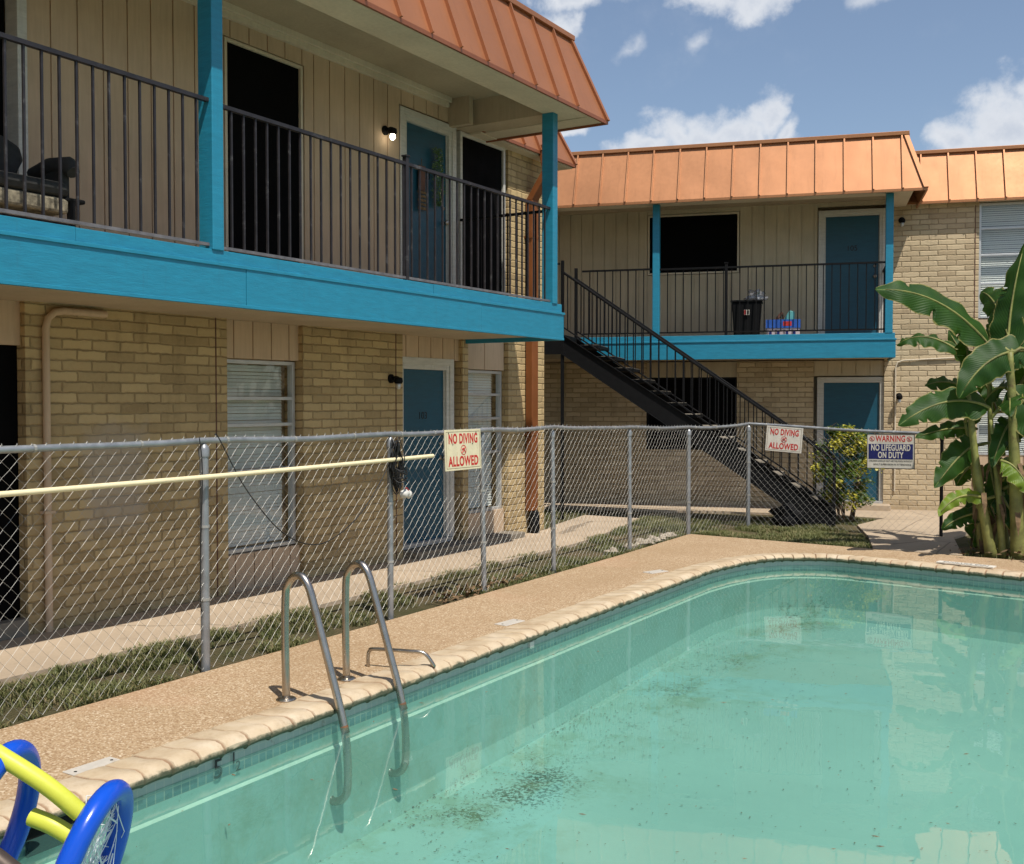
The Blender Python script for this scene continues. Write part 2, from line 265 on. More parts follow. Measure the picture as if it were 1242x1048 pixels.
# ------------------------------------------------------------------ mesh builder
class MB:
    def __init__(s): s.v=[]; s.f=[]; s.uv=None
    def box(s,x0,x1,y0,y1,z0,z1):
        b=len(s.v); s.v+=[(x,y,z) for z in (z0,z1) for y in (y0,y1) for x in (x0,x1)]
        s.f+=[tuple(b+i for i in q) for q in ((0,2,3,1),(4,5,7,6),(0,1,5,4),(2,6,7,3),(0,4,6,2),(1,3,7,5))]; return s
    def wb(s,s0,s1,o0,o1,z0,z1): return s.box(s0,s1,-max(o0,o1),-min(o0,o1),z0,z1)   # wing box: offset toward court
    def prism(s,pts,z0,z1):
        b=len(s.v); n=len(pts); s.v+=[(p[0],p[1],z0) for p in pts]+[(p[0],p[1],z1) for p in pts]
        s.f+=[tuple(range(b+n-1,b-1,-1)),tuple(range(b+n,b+2*n))]+[(b+i,b+(i+1)%n,b+n+(i+1)%n,b+n+i) for i in range(n)]; return s
    def hexa(s,p):   # 8 points, bottom 4 then top 4
        b=len(s.v); s.v+=[tuple(q) for q in p]; s.f+=[tuple(b+i for i in q) for q in ((3,2,1,0),(4,5,6,7),(0,1,5,4),(1,2,6,5),(2,3,7,6),(3,0,4,7))]; return s
    def tube(s,pts,r,n=8,closed=False,caps=True,flat=1):
        pts=[Vector(p) for p in pts]; N=len(pts); b=len(s.v); rr=r if isinstance(r,(list,tuple)) else [r]*N
        ref=None
        for i,p in enumerate(pts):
            if closed: d=pts[(i+1)%N]-pts[i-1]
            else: d=pts[min(i+1,N-1)]-pts[max(i-1,0)]
            if d.length<1e-9: d=Vector((0,0,1))
            d.normalize()
            if ref is None:
                ref=Vector((0,0,1)) if abs(d.z)<.9 else Vector((1,0,0)); 
            a=(ref-d*ref.dot(d))
            if a.length<1e-4: a=d.orthogonal()
            a.normalize(); ref=a; c=d.cross(a)
            for k in range(n):
                t=2*PI*k/n; s.v.append(tuple(p+a*(rr[i]*math.cos(t))+c*(rr[i]*flat*math.sin(t))))
        for i in range(N if closed else N-1):
            j=(i+1)%N
            for k in range(n): s.f.append((b+i*n+k,b+i*n+(k+1)%n,b+j*n+(k+1)%n,b+j*n+k))
        if caps and not closed: s.f.append(tuple(b+k for k in range(n-1,-1,-1))); s.f.append(tuple(b+(N-1)*n+k for k in range(n)))
        return s
    def lathe(s,c,prof,n=16,axis='z'):
        b=len(s.v)
        for r,h in prof:
            for k in range(n):
                t=2*PI*k/n; u,v=r*math.cos(t),r*math.sin(t)
                q={'z':(u,v,h),'y':(u,h,v),'x':(h,u,v)}[axis]; s.v.append((c[0]+q[0],c[1]+q[1],c[2]+q[2]))
        for i in range(len(prof)-1):
            for k in range(n): s.f.append((b+i*n+k,b+i*n+(k+1)%n,b+(i+1)*n+(k+1)%n,b+(i+1)*n+k))
        s.f.append(tuple(b+k for k in range(n-1,-1,-1))); m=len(prof)-1; s.f.append(tuple(b+m*n+k for k in range(n))); return s
    def ell(s,c,r,n=12,m=8,jit=0,seed=0):
        b=len(s.v); 
        for i in range(m+1):
            ph=PI*i/m
            for k in range(n):
                t=2*PI*k/n; d=Vector((math.sin(ph)*math.cos(t),math.sin(ph)*math.sin(t),math.cos(ph)))
                q=1+(jit*noise.noise(d*1.7+Vector((seed,0,0))) if jit else 0)
                s.v.append((c[0]+r[0]*d.x*q,c[1]+r[1]*d.y*q,c[2]+r[2]*d.z*q))
        for i in range(m):
            for k in range(n): s.f.append((b+i*n+k,b+(i+1)*n+k,b+(i+1)*n+(k+1)%n,b+i*n+(k+1)%n))
        return s
    def quad(s,a,b_,c,d): b=len(s.v); s.v+=[tuple(a),tuple(b_),tuple(c),tuple(d)]; s.f.append((b,b+1,b+2,b+3)); return s
    def build(s,name,mat,parent=None,smooth=False,bevel=0,label=None):
        me=bpy.data.meshes.new(name); me.from_pydata(s.v,[],s.f); me.update()
        if s.uv:
            l=me.uv_layers.new(name='UVMap'); vi=[0]*len(me.loops); me.loops.foreach_get('vertex_index',vi)
            l.data.foreach_set('uv',[c for i in vi for c in s.uv[i]])
        me.materials.append(M[mat] if isinstance(mat,str) else mat)
        if smooth:
            me.polygons.foreach_set('use_smooth',[True]*len(me.polygons))
            if smooth=='a': me.set_sharp_from_angle(angle=R(40))
        o=bpy.data.objects.new(name,me); COL.objects.link(o)
        if parent: o.parent=parent
        if bevel:
            bm=o.modifiers.new('bevel','BEVEL'); bm.width=bevel; bm.segments=2; bm.limit_method='ANGLE'
        if label: o['label']=label
        return o
def tag(o,label,cat,group=None,kind=None):
    if label: o['label']=label
    if cat: o['category']=cat
    if group: o['group']=group
    if kind: o['kind']=kind
    return o
def thing(name,label,cat,loc=(0,0,0),rz=0,group=None):
    o=bpy.data.objects.new(name,None); o.empty_display_size=.2; COL.objects.link(o); o.location=loc; o.rotation_euler=(0,0,rz)
    return tag(o,label,cat,group)
def struct(o): o['kind']='structure'; return o
def text(s_,name,mat,parent,loc,rot,size,depth=.001,sx=1,align='CENTER',bold=0):
    cu=bpy.data.curves.new(name,'FONT'); cu.body=s_; cu.size=size; cu.align_x=align; cu.align_y='CENTER'; cu.extrude=depth; cu.offset=bold; cu.space_character=1+bold*22
    o=bpy.data.objects.new(name,cu); COL.objects.link(o); bpy.context.view_layer.update()
    me=bpy.data.meshes.new_from_object(o.evaluated_get(bpy.context.evaluated_depsgraph_get()))
    bpy.data.objects.remove(o); me.materials.clear(); me.materials.append(M[mat]); me.name=name
    if sx!=1:
        for v in me.vertices: v.co.x*=sx
    o=bpy.data.objects.new(name,me); COL.objects.link(o); o.parent=parent; o.location=loc; o.rotation_euler=rot; return o

# ------------------------------------------------------------------ ground, pool
# pool edge (outer coping line) as a smooth loop, running round the pool
def arc(c,r,a0,a1,n): return [(c[0]+r*math.cos(R(a0+(a1-a0)*i/n)),c[1]+r*math.sin(R(a0+(a1-a0)*i/n))) for i in range(n+1)]
def catmull(P,n=8):
    out=[]
    for i in range(len(P)-1):
        p0=Vector(P[max(i-1,0)]);p1=Vector(P[i]);p2=Vector(P[i+1]);p3=Vector(P[min(i+2,len(P)-1)])
        for k in range(n):
            t=k/n; out.append(.5*((2*p1)+(p2-p0)*t+(2*p0-5*p1+4*p2-p3)*t*t+(3*p1-p0-3*p2+p3)*t*t*t))
    out.append(Vector(P[-1])); return out
X0=-4.33
base=[(X0,2.15),(X0,4),(X0,7),(X0,10.1)]+[(X0+.03,10.75),(X0+.14,11.35),(X0+.38,11.88),(X0+.76,12.2),(X0+1.2,12.33)]+[(-2.4,12.24),(-1.24,12.03),(1,11.68),(3.6,11.27),(4.6,10.9),(5.0,10.2),(5.0,8),(5.0,4),(4.9,2.2),(4.5,1.6),(3.9,1.35),(1,1.30),(-2,1.30),(-3.6,1.32),(-4.1,1.5),(-4.28,1.8),(X0,2.15)]
loop=catmull(base,10)
# resample by arc length
def resample(P,step):
    L=[0]
    for i in range(1,len(P)): L.append(L[-1]+(P[i]-P[i-1]).length)
    n=round(L[-1]/step); out=[]; j=0
    for i in range(n):
        t=L[-1]*i/n
        while L[j+1]<t: j+=1
        out.append(P[j].lerp(P[j+1],(t-L[j])/(L[j+1]-L[j]+1e-9)))
    return out,L[-1]/n
edge,_=resample(loop,.165)
NE=len(edge)
def offs(P,d):
    n=len(P); out=[]
    for i in range(n):
        t=(P[(i+1)%n]-P[i-1]).normalized(); out.append(P[i]+Vector((t.y,-t.x))*d)   # loop runs clockwise: right side is inside
    return out
fine,fstep=resample(loop,.05)
import bmesh
def filled(name,outer,holes,z,mat,side=0):
    bm=bmesh.new()
    for ring in [outer]+holes:
        vs=[bm.verts.new((p[0],p[1],z)) for p in ring]
        for i in range(len(vs)): bm.edges.new((vs[i],vs[(i+1)%len(vs)]))
    bmesh.ops.triangle_fill(bm,use_beauty=True,use_dissolve=False,edges=bm.edges[:],normal=(0,0,1))
    for f in bm.faces:
        if f.normal.z<0: f.normal_flip()
    if side:
        es=[e for e in bm.edges if len(e.link_faces)==1]; r=bmesh.ops.extrude_edge_only(bm,edges=es)
        for v in r['geom']:
            if isinstance(v,bmesh.types.BMVert): v.co.z-=side
    me=bpy.data.meshes.new(name); bm.to_mesh(me); bm.free(); me.materials.append(M[mat]); o=bpy.data.objects.new(name,me); COL.objects.link(o); return o
deck_outer=[(-5.30,-4),(-5.30,8),(-5.31,11),(-5.38,13.27),(-4.2,13.17),(-2.94,13.06),(-1.34,12.96),(2,12.5),(7.5,11.9),(7.5,-4)]
copl=offs(fine,.02)
struct(filled('pool_deck',deck_outer,[copl],0,'deck',.12))
g=filled('ground',[(-160,-160),(160,-160),(160,160),(-160,160)],[[(-5.2,-3.8),(7.3,-3.8),(7.3,11.8),(-1.3,12.85),(-5.2,13.1)]],-.035,'soil'); struct(g)
# walkways
walkA=[(-7.25,-3),(-7.25,12.75),(-7.40,13.2),(-7.66,14.62),(-7.66,14.66),(-6.70,14.66),(-6.52,13.6),(-6.30,12.4),(-6.22,11.6),(-6.20,10.6),(-6.24,9),(-6.2,6),(-6.28,3),(-6.28,-3)]
struct(filled('walkway',walkA,[],0,'walk',.1))
# coping: rounded cream bricks
mb=MB(); mb.uv=[]
prof=[(.0,-.02),(.0,.006),(.03,.016),(.12,.02),(.20,.032),(.25,.036),(.29,.026),(.312,.004),(.312,-.018),(.295,-.036),(.262,-.042)]
ins=[(0,.0),(.07,1),(.5,1.05),(.93,1)]
ring=[]
P=edge
nrm=[(P[(i+1)%NE]-P[i-1]).normalized() for i in range(NE)]
cnt=0
for i in range(NE):
    a,b_=P[i],P[(i+1)%NE]; ta,tb=nrm[i],nrm[(i+1)%NE]; h=rnd.uniform(-.003,.003); dx=rnd.uniform(-.006,.006)
    for f,k in ins:
        p=a.lerp(b_,f); t=ta.lerp(tb,f).normalized(); n=Vector((t.y,-t.x))
        for (u,z) in prof:
            zz=z-.011*(1-min(k,1)) +h*(k>0)+ (.003 if k>1 else 0); uu=u-(.010*(1-min(k,1)) if u>.2 else 0)+(dx if u>.2 and k>0 else 0)
            q=p+n*uu; mb.v.append((q.x,q.y,zz)); mb.uv.append((i+f,u))
        cnt+=1
m_=len(prof)
for i in range(cnt):
    j=(i+1)%cnt
    for k in range(m_-1): mb.f.append((i*m_+k,j*m_+k,j*m_+k+1,i*m_+k+1))
# close the u wrap at bricks
mb.build('pool_coping','coping',None,'a'); struct(bpy.data.objects['pool_coping'])
# pool shell
def floorz(x,y):
    z=-.72-.11*max(0,min(1,(10.5-y)/3.5))-.10*max(0,min(1,(6-y)/4)); return z
wl=offs(fine,.27); lg=offs(fine,.285); 
def strip(name,A,za,B,zb,mat,smooth=True):
    mb=MB(); mb.uv=[]; n=len(A)
    for i in range(n+1):
        a,b_=A[i%n],B[i%n]; za_=za(a) if callable(za) else za; zb_=zb(b_) if callable(zb) else zb
        mb.v+=[(a.x,a.y,za_),(b_.x,b_.y,zb_)]; mb.uv+=[(i*fstep,za_),(i*fstep,zb_)]
    for i in range(n): mb.f.append((2*i,2*i+1,2*i+3,2*i+2))
    return mb
shell=thing('pool_basin',None,None); struct(shell)
strip('t',wl,.0,wl,-.155,'tile').build('tile_band','tile',shell,True)
strip('p',wl,-.155,wl,-.222,'plaster').build('upper_wall','plaster',shell,True)
strip('l',wl,-.222,lg,-.235,'ledge').build('tile_ledge','ledge',shell,True)
f0=offs(fine,.29); f1=offs(fine,.33); f2=offs(fine,.50)
strip('w',lg,-.235,f0,lambda p:floorz(p.x,p.y)+.16,'plaster').build('pool_wall','plaster',shell,True)
strip('c',f0,lambda p:floorz(p.x,p.y)+.16,f1,lambda p:floorz(p.x,p.y)+.05,'plaster').build('cove','plaster',shell,True)
fl=filled('pool_floor',[tuple(p) for p in f1],[],0,'plaster')
# subdivided floor: use rows so the slope follows
bm=bmesh.new(); bm.from_mesh(fl.data)
for yy in [2.2,3,4,5,6,7.2,8,9,10.5]:
    bmesh.ops.bisect_plane(bm,geom=bm.verts[:]+bm.edges[:]+bm.faces[:],plane_co=(0,yy,0),plane_no=(0,1,0))
for v in bm.verts: v.co.z=floorz(v.co.x,v.co.y)+.05
bm.to_mesh(fl.data); bm.free(); fl.parent=shell
w=filled('pool_water',[tuple(p) for p in offs(fine,.268)],[],-.088,'water'); struct(w)
# skimmer mouths in the tile band: black block painted for the shade in the opening
for y0,y1 in ((2.72,2.98),):
    m=MB().box(-4.058,-4.045,y0,y1,-.16,-.02); m.build('skimmer_mouth','black',shell)
MB().box(-4.06,-4.045,6.86,6.92,-.10,-.05).build('return_fitting','white',shell)
text('5','depth_number','ink',shell,(-4.048,3.78,-.100),(R(90),0,R(90)),.14,.0012)
text('1','depth_number','ink',shell,(-4.048,3.885,-.074),(R(90),0,R(90)),.085,.0008)
text('2','depth_number','ink',shell,(-4.048,3.915,-.122),(R(90),0,R(90)),.075,.0008)
# floating and settled litter
mb=MB()
def fleck(x,y,z,l,wd):
    a=rnd.uniform(0,PI); d=Vector((math.cos(a),math.sin(a),0)); n=Vector((-d.y,d.x,0)); p=Vector((x,y,z)); k=rnd.uniform(-.3,.3)
    b=len(mb.v); mb.v+=[tuple(p-d*l),tuple(p+n*wd),tuple(p+d*l+n*k*wd),tuple(p-n*wd),tuple(p+Vector((0,0,.002)))]; mb.f+=[(b,b+1,b+4),(b+1,b+2,b+4),(b+2,b+3,b+4),(b+3,b,b+4)]
for i in range(300):
    x=rnd.uniform(-3.9,3.5); y=rnd.uniform(2.6,11.6)
    s=rnd.choice((.005,.007,.007,.012,.02)); fleck(x,y,-.082,s,s*.35)
for i in range(1500):
    x=-4+rnd.uniform(0,1)**1.5*6.5; y=rnd.uniform(3.5,11.4); s=rnd.choice((.005,.008,.008,.013)); fleck(x,y,floorz(x,y)+.06,s,s*.4)
for i in range(3400):
    y=rnd.uniform(3.3,10.3); x=-4.0+rnd.expovariate(1/(.30+.25*max(0,(y-7)/3))); 
    if .55*noise.noise(Vector((x*1.7,y*1.3,3)))+.5*noise.noise(Vector((x*5,y*5,1)))>rnd.uniform(-.2,.45): fleck(x,y,floorz(x,y)+.06,rnd.uniform(.004,.014),rnd.uniform(.002,.005))
tag(mb.build('leaf_litter','mulch'),'small dark leaf specks drifting on and settled under the green pool water','leaf litter',kind='stuff')
# deck lids
def lid(cx_,cy_,l,w_,a,label):
    t=thing('skimmer_lid',label,'lid',(cx_,cy_,0),a,'pale lids set in the deck beside the coping')
    MB().box(-l/2,l/2,-w_/2,w_/2,-.002,.006).build('lid_plate','plate',t,bevel=.004)
    for sx in (-1,1): MB().lathe((sx*l*.38,0,.006),[(.008,0),(.008,.0015)],8).build('screw','iron',t)
lid(-4.365,3.29,.26,.115,R(88),'pale rectangular lid nearest the blue and yellow float')
lid(-4.42,7.18,.25,.12,R(84),'pale rectangular lid halfway along the deck, beyond the grab rails')
lid(-4.47,10.12,.25,.13,R(70),'small pale lid on the deck near the rounded pool corner')
t=thing('deck_marker','white tile strip reading NO DIVING upside down on the far coping','marker',(-1.80,12.085,0),R(170))
MB().box(-.29,.29,-.06,.06,.03,.042).build('tile_strip','signwhite',t)
text('NO DIVING','lettering','ink',t,(0,0,.0425),(0,0,0),.10,.0005,.9)

# ------------------------------------------------------------------ grass
def inpoly(x,y,P):
    c=False; n=len(P)
    for i in range(n):
        x1,y1=P[i];x2,y2=P[i-1]
        if (y1>y)!=(y2>y) and x<(x2-x1)*(y-y1)/(y2-y1)+x1: c=not c
    return c
def grass(name,poly,count,hmin,hmax,label,thr=-.18,wid=.0035,exclude=()):
    mb=MB(); xs=[p[0] for p in poly]; ys=[p[1] for p in poly]; k=0; tries=0
    while k<count and tries<count*6:
        tries+=1; x=rnd.uniform(min(xs),max(xs)); y=rnd.uniform(min(ys),max(ys))
        if not inpoly(x,y,poly) or any(inpoly(x,y,e) for e in exclude): continue
        q=noise.noise(Vector((x*1.6,y*1.6,1)))+.5*noise.noise(Vector((x*6,y*6,4)))
        if q<thr+rnd.uniform(-.12,.12): continue
        k+=1; h=rnd.uniform(hmin,hmax)*(1+.6*q); a=rnd.uniform(0,2*PI); l=rnd.uniform(.3,1.3)*h; w_=wid*rnd.uniform(.7,1.5)
        d=Vector((math.cos(a),math.sin(a),0)); n=Vector((-d.y,d.x,0))*w_; p=Vector((x,y,-.036)); m_=p+d*l*.35+Vector((0,0,h*.7)); e=p+d*l+Vector((0,0,h))
        b=len(mb.v); mb.v+=[tuple(p-n),tuple(p+n),tuple(m_+n*.8),tuple(m_-n*.8),tuple(e)]; mb.f+=[(b,b+1,b+2,b+3),(b+3,b+2,b+4)]
    return tag(mb.build(name,'grass'),label,'grass',kind='stuff')
grass('grass',[(-6.32,2),(-6.25,6),(-6.30,9),(-6.3,12),(-6.45,13.2),(-6.72,14.66),(-6.7,15.3),(-5.2,15.2),(-5.4,13.3),(-5.32,11),(-5.32,8),(-5.32,2)],36000,.025,.06,'short patchy green grass between the concrete walk and the pool deck',.06)
grass('grass',[(-5.45,13.3),(-5.3,15.4),(-4.2,15.2),(-3.5,14.7),(-3.0,13.15),(-4.2,13.22)],16000,.02,.06,'thin dry grass along the far end of the deck inside the rear fence',-.15,.004)
grass('grass',[(-9.6,15.2),(-9.2,12.9),(-7.42,12.95),(-7.68,14.6),(-7.7,15.2)],4500,.03,.07,'grass tuft behind the corner of the near building',-.3)
grass('grass',[(-2.2,15.5),(-1.98,13.1),(3,12.5),(3,16.2),(-2.2,16.6)],14000,.03,.07,'dull green grass around and behind the banana clump',-.15,.004)
grass('grass',[(-4.4,15.7),(-3.75,15.65),(-3.7,16.5),(-4.3,16.6)],1500,.02,.05,'little grass bed at the foot of the yellow green bush',-.3,.004)

# ------------------------------------------------------------------ buildings
def boards(s0,s1,off,z0,z1,sp,th=.014,gap=.014,phase=0):
    m=MB(); m.wb(s0,s1,off-.03,off-th,z0,z1); s=s0-phase
    while s<s1-.004:
        a=max(s0,s+gap/2); b_=min(s1,s+sp-gap/2)
        if b_-a>.01: m.wb(a,b_,off-th,off,z0+.001,z1-.001)
        s+=sp
    return m
def frame(s0,s1,z0,z1,w_,o0,o1,bottom=True):
    m=MB(); m.wb(s0,s0+w_,o0,o1,z0,z1); m.wb(s1-w_,s1,o0,o1,z0,z1); m.wb(s0+w_,s1-w_,o0,o1,z1-w_,z1)
    if bottom: m.wb(s0+w_,s1-w_,o0,o1,z0,z0+w_)
    return m
def door(par,s0,s1,z0,z1,off,num=None,knob=True,fw=.10,step=True,ndir=1):
    """s0,s1 clear slab"""
    d=MB().wb(s0,s1,off-.06,off-.015,z0,z1).build('door','teal_dark',par,bevel=.004)
    m=MB()
    m.wb(s0-fw,s0,off-.07,off+.03,z0,z1+fw); m.wb(s1,s1+fw,off-.07,off+.03,z0,z1+fw); m.wb(s0,s1,off-.07,off+.03,z1,z1+fw)
    m.wb(s0-fw-.035,s0-fw*.55,off+.03,off+.045,z0,z1+fw+.03); m.wb(s1+fw*.55,s1+fw+.035,off+.03,off+.045,z0,z1+fw+.03); m.wb(s0-fw*.55,s1+fw*.55,off+.03,off+.045,z1+fw*.55,z1+fw+.03)
    m.wb(s0,s0+.012,off-.015,off,z0,z1); m.wb(s1-.012,s1,off-.015,off,z0,z1)
    m.build('door_frame','white',d,bevel=.004)
    if step: MB().wb(s0-.08,s1+.08,off-.07,off+.07,z0-.05,z0-.002).build('threshold','alu',d,bevel=.003)
    if num: text(num,'door_number','ink',d,((s0+s1)/2,-(off-.013),z0+(z1-z0)*.73),(R(90),0,0),.12,.0015)
    if knob:
        ks=s1-.07 if ndir>0 else s0+.07
        k=MB().lathe((ks,-(off-.015),z0+.95),[(.03,0),(.03,-.01),(.014,-.015),(.014,-.04),(.028,-.048),(.03,-.065),(.018,-.078)],14,'y'); k.build('door_knob','chrome',d,True); MB().lathe((ks,-(off-.015),z0+1.12),[(.026,0),(.024,-.015)],14,'y').build('deadbolt','chrome',d,True)
    return d
def window(par,s0,s1,z0,z1,off,rails=(.5,),blind=True,matf='alu',fw=.035,dark=False):
    w_=frame(s0,s1,z0,z1,fw,off-.07,off+.0); 
    for r in rails:
        z=z0+(z1-z0)*r; w_.wb(s0+fw,s1-fw,off-.05,off-.005,z-.016,z+.016)
    wd=w_.build('window',matf,par,bevel=.003)
    if dark:
        MB().wb(s0+fw,s1-fw,off-.045,off-.03,z0+fw,z1-fw).build('window_screen','screen_and_shade',wd); return wd
    MB().wb(s0+fw,s1-fw,off-.034,off-.030,z0+fw,z1-fw).build('window_pane','glass',wd)
    if blind:
        m=MB(); z=z0+fw+.01; i=0
        while z<z1-fw-.01:
            b=len(m.v); j=rnd.uniform(-.002,.002); y0=-(off-.115); s_=.011
            m.v+=[(s0+fw+.01,y0,z+j),(s1-fw-.03,y0,z+j),(s1-fw-.03,y0+.012,z+.029+j),(s0+fw+.01,y0+.012,z+.029+j)]; m.f.append((b,b+1,b+2,b+3)); z+=.033
        m.build('window_blind','blind',wd)
    MB().wb(s0,s1,off-.22,off-.20,z0,z1).build('dark_interior','screen_and_shade',wd)
    return wd
def railing(par,p0,p1,z0,z1,sp,mat,newels=(),thick=.012,name='railing',foot=False):
    """p=(s,off) ; straight level railing"""
    m=MB(); a=Vector((p0[0],-p0[1],0)); b_=Vector((p1[0],-p1[1],0)); L=(b_-a).length; d=(b_-a)/L; n=Vector((-d.y,d.x,0))
    def bar(q0,q1,w_,h0,h1):
        m.hexa([q0-n*w_+Vector((0,0,h0)),q1-n*w_+Vector((0,0,h0)),q1+n*w_+Vector((0,0,h0)),q0+n*w_+Vector((0,0,h0)),q0-n*w_+Vector((0,0,h1)),q1-n*w_+Vector((0,0,h1)),q1+n*w_+Vector((0,0,h1)),q0+n*w_+Vector((0,0,h1))])
    bar(a,b_,.019,z1-.028,z1)
    k=int(L/sp)
    for i in range(1,k+1):
        q=a+d*(i*sp-sp*.5*0); 
        if (q-b_).length<.03: continue
        bar(q-d*.0075,q+d*.0075,.0075,z0+.022,z1-.028)
    r=m.build(name,mat,par)
    m=MB(); bar(a,b_,.015,z0,z0+.022); m.build('bottom_rail','railsunlit' if mat=='ironworn' else mat,r)  # worn iron railings get a bottom rail painted lighter, as sunlit
    for s_ in newels:
        q=a+d*s_; t=MB(); t.box(q.x-.022,q.x+.022,q.y-.022,q.y+.022,z0-.05,z1+.05); t.box(q.x-.03,q.x+.03,q.y-.03,q.y+.03,z1+.05,z1+.065); t.build('newel_post',mat,r,bevel=.003)
    return r
def mansard(par,s0,s1,eo,ez,to,tz,e1,seam,mat,back=-6,s1t=None,start=0):
    """front slope from (eo,ez) up to (to,tz); right end hip of inset e1; runs back to offset `back`"""
    s1t=s1-e1
    y=lambda o:-o
    m=MB()
    b=[(s0,y(eo),ez),(s1,y(eo),ez),(s1,y(back),ez),(s0,y(back),ez)]; t=[(s0,y(to),tz),(s1t,y(to),tz),(s1t,y(back),tz),(s0,y(back),tz)]
    m.v+=b+t; m.f+=[(0,1,5,4),(1,2,6,5),(4,5,6,7),(3,0,4,7)]
    m.f.append((2,3,7,6))
    r=m.build('roof',mat,par)
    sm=MB(); A=Vector((0,y(eo),ez)); B=Vector((0,y(to),tz)); sl=(B-A).normalized(); nn=Vector((0,-sl.z,sl.y)); 
    s=s0+start
    while s<s1t-.02:
        if s>s0:
            for (w_,h) in ((.011,.034),):
                q=[Vector((s+dx,0,0))+P for dx,P in ((-w_,A),(w_,A),(w_,B),(-w_,B))]; sm.hexa(q+[p+nn*h for p in q])
        s+=seam
    # hip seam and front drip edge
    h0=Vector((s1,y(eo),ez)); h1=Vector((s1t,y(to),tz)); u=Vector((1,0,0)); q=[h0-u*.05,h0+u*.012,h1+u*.012,h1-u*.05]; sm.hexa([p+nn*-.01 for p in q]+[p+nn*.03 for p in q])
    k=int((eo-back)/seam)
    for i in range(1,min(k,8)):
        o=eo-i*seam*.98; P0=Vector((s1,y(o),ez)); P1=Vector((s1t,y(min(o,to)),tz)); e=Vector((.8,0,.3)).normalized()
        q=[P0+Vector((0,-.01,0)),P0+Vector((0,.01,0)),P1+Vector((0,.01,0)),P1+Vector((0,-.01,0))]; sm.hexa(q+[p+e*.03 for p in q])
    sm.build('standing_seams',mat,r)
    cp=MB(); cp.wb(s0,s1t+.03,to-.10,to+.045,tz-.012,tz+.045); cp.wb(s1t-.10,s1t+.045,back,to-.10,tz-.012,tz+.045); cp.build('ridge_cap',mat,r,bevel=.004)
    dr=MB(); dr.wb(s0,s1+.005,eo-.02,eo+.006,ez-.035,ez+.004); dr.wb(s1-.02,s1+.006,max(back,-1),eo-.02,ez-.035,ez+.004); dr.build('drip_edge','copper_edge' if mat=='copper' else mat,r)
    return r
def wall_lamp(par,s,off,z,lit=False):
    m=MB(); m.lathe((s,-off,z),[(.05,0),(.05,-.02),(.03,-.03)],14,'y'); m.tube([(s,-off-.02,z),(s,-off-.08,z+.01),(s,-off-.11,z)],.022,8); m.lathe((s,-off-.11,z-.035),[(.038,-.02),(.05,0),(.045,.04),(.02,.05)],14)
    l=m.build('wall_lamp','black',par,'a')
    MB().ell((s,-off-.11,z-.078),(.030,.030,.040),12,8).build('lamp_bulb','bulb' if lit else 'alu',l,True); return l

# ---- near building (left)
A=thing('apartment_building','near two storey brick apartment building with teal balcony and copper roof, at left','building',(-7.28,0,0),R(90))
SA='sidingA'
# lower brick piers, proud of the recessed door and window bays
for s0,s1 in ((4.93,6.94),(7.94,9.55),(10.74,10.86),(11.79,12.72)):
    MB().wb(s0,s1,-.25,0,-.03,2.50 if s1<10.7 or s0<10.8 else 2.78).build('brick_wall','brickA',A)
MB().wb(-3,4.0,-.25,0,-.03,2.5).build('brick_wall','brickA',A)
m=MB(); m.wb(11.79,12.72,-.25,0,2.78,4.98); m.build('brick_wall','brickA',A)
MB().wb(12.47,12.72,-6,-.25,-.03,4.98).build('brick_wall','brickA',A)
MB().wb(-3,12.47,-.40,-.28,-.03,5.3).build('inner_wall','sidingA',A)
# lower bays
boards(6.94,7.94,-.06,2.15,2.50,.242,phase=.1).build('siding_panel',SA,A); boards(6.94,7.94,-.06,-.03,.33,.242,phase=.1).build('siding_panel',SA,A)
window(A,6.96,7.92,.34,2.14,-.09,(.42,.66,.80))
boards(9.55,10.74,-.06,2.24,2.50,.24,phase=.1).build('siding_panel',SA,A)
door(A,9.66,10.50,.13,2.12,-.10,'103',fw=.105)
MB().wb(9.55,11.85,-.1,.22,-.02,.07).build('door_step','slab',A,bevel=.01)
boards(10.86,11.79,-.06,2.15,2.52,.46).build('siding_panel',SA,A); boards(10.86,11.79,-.06,.07,.36,.46).build('siding_panel',SA,A)
window(A,10.88,11.77,.36,2.14,-.09,(.42,.66,.83))
# near-black panel painted for the shade inside the doorway at the left edge
MB().wb(4.0,4.93,-.16,-.10,.12,2.17).build('door','screen_and_shade',A,label='near-black panel for the shade in the open doorway at the left edge')
boards(4.0,4.93,-.06,2.17,2.50,.24).build('siding_panel',SA,A); MB().wb(4.0,4.93,-.16,.0,-.02,.12).build('door_step','slab',A)
# slab and balcony
MB().wb(-3,10.80,-.3,1.30,2.50,2.84).build('balcony_floor','soffit',A)
MB().wb(10.80,11.79,-.3,-.05,2.52,2.84).build('floor_band','soffit',A)
m=MB(); m.wb(-3,2.2,1.30,1.342,2.45,2.765); m.wb(2.203,5.86,1.30,1.341,2.452,2.765); m.wb(5.864,9.1,1.30,1.343,2.45,2.765); m.wb(9.103,10.83,1.30,1.341,2.451,2.765); m.wb(-3,4.4,1.30,1.322,2.765,2.862); m.wb(4.403,8.3,1.30,1.321,2.765,2.860); m.wb(8.304,10.815,1.30,1.322,2.765,2.862); m.wb(-3,10.845,1.322,1.352,2.742,2.768); m.wb(10.80,10.83,.0,1.30,2.45,2.765); m.wb(10.80,10.815,.0,1.30,2.765,2.862)
m.wb(-3,10.83,1.342,1.347,2.45,2.475)
m.build('balcony_fascia','teal',A,bevel=.004)
MB().wb(-3,10.80,1.18,1.295,2.842,2.856).build('balcony_edge','walk',A)
for s in (.55,5.595,10.64):
    MB().wb(s-.055,s+.055,1.19,1.335,2.856,5.0).build('balcony_post','teal',A,bevel=.006)
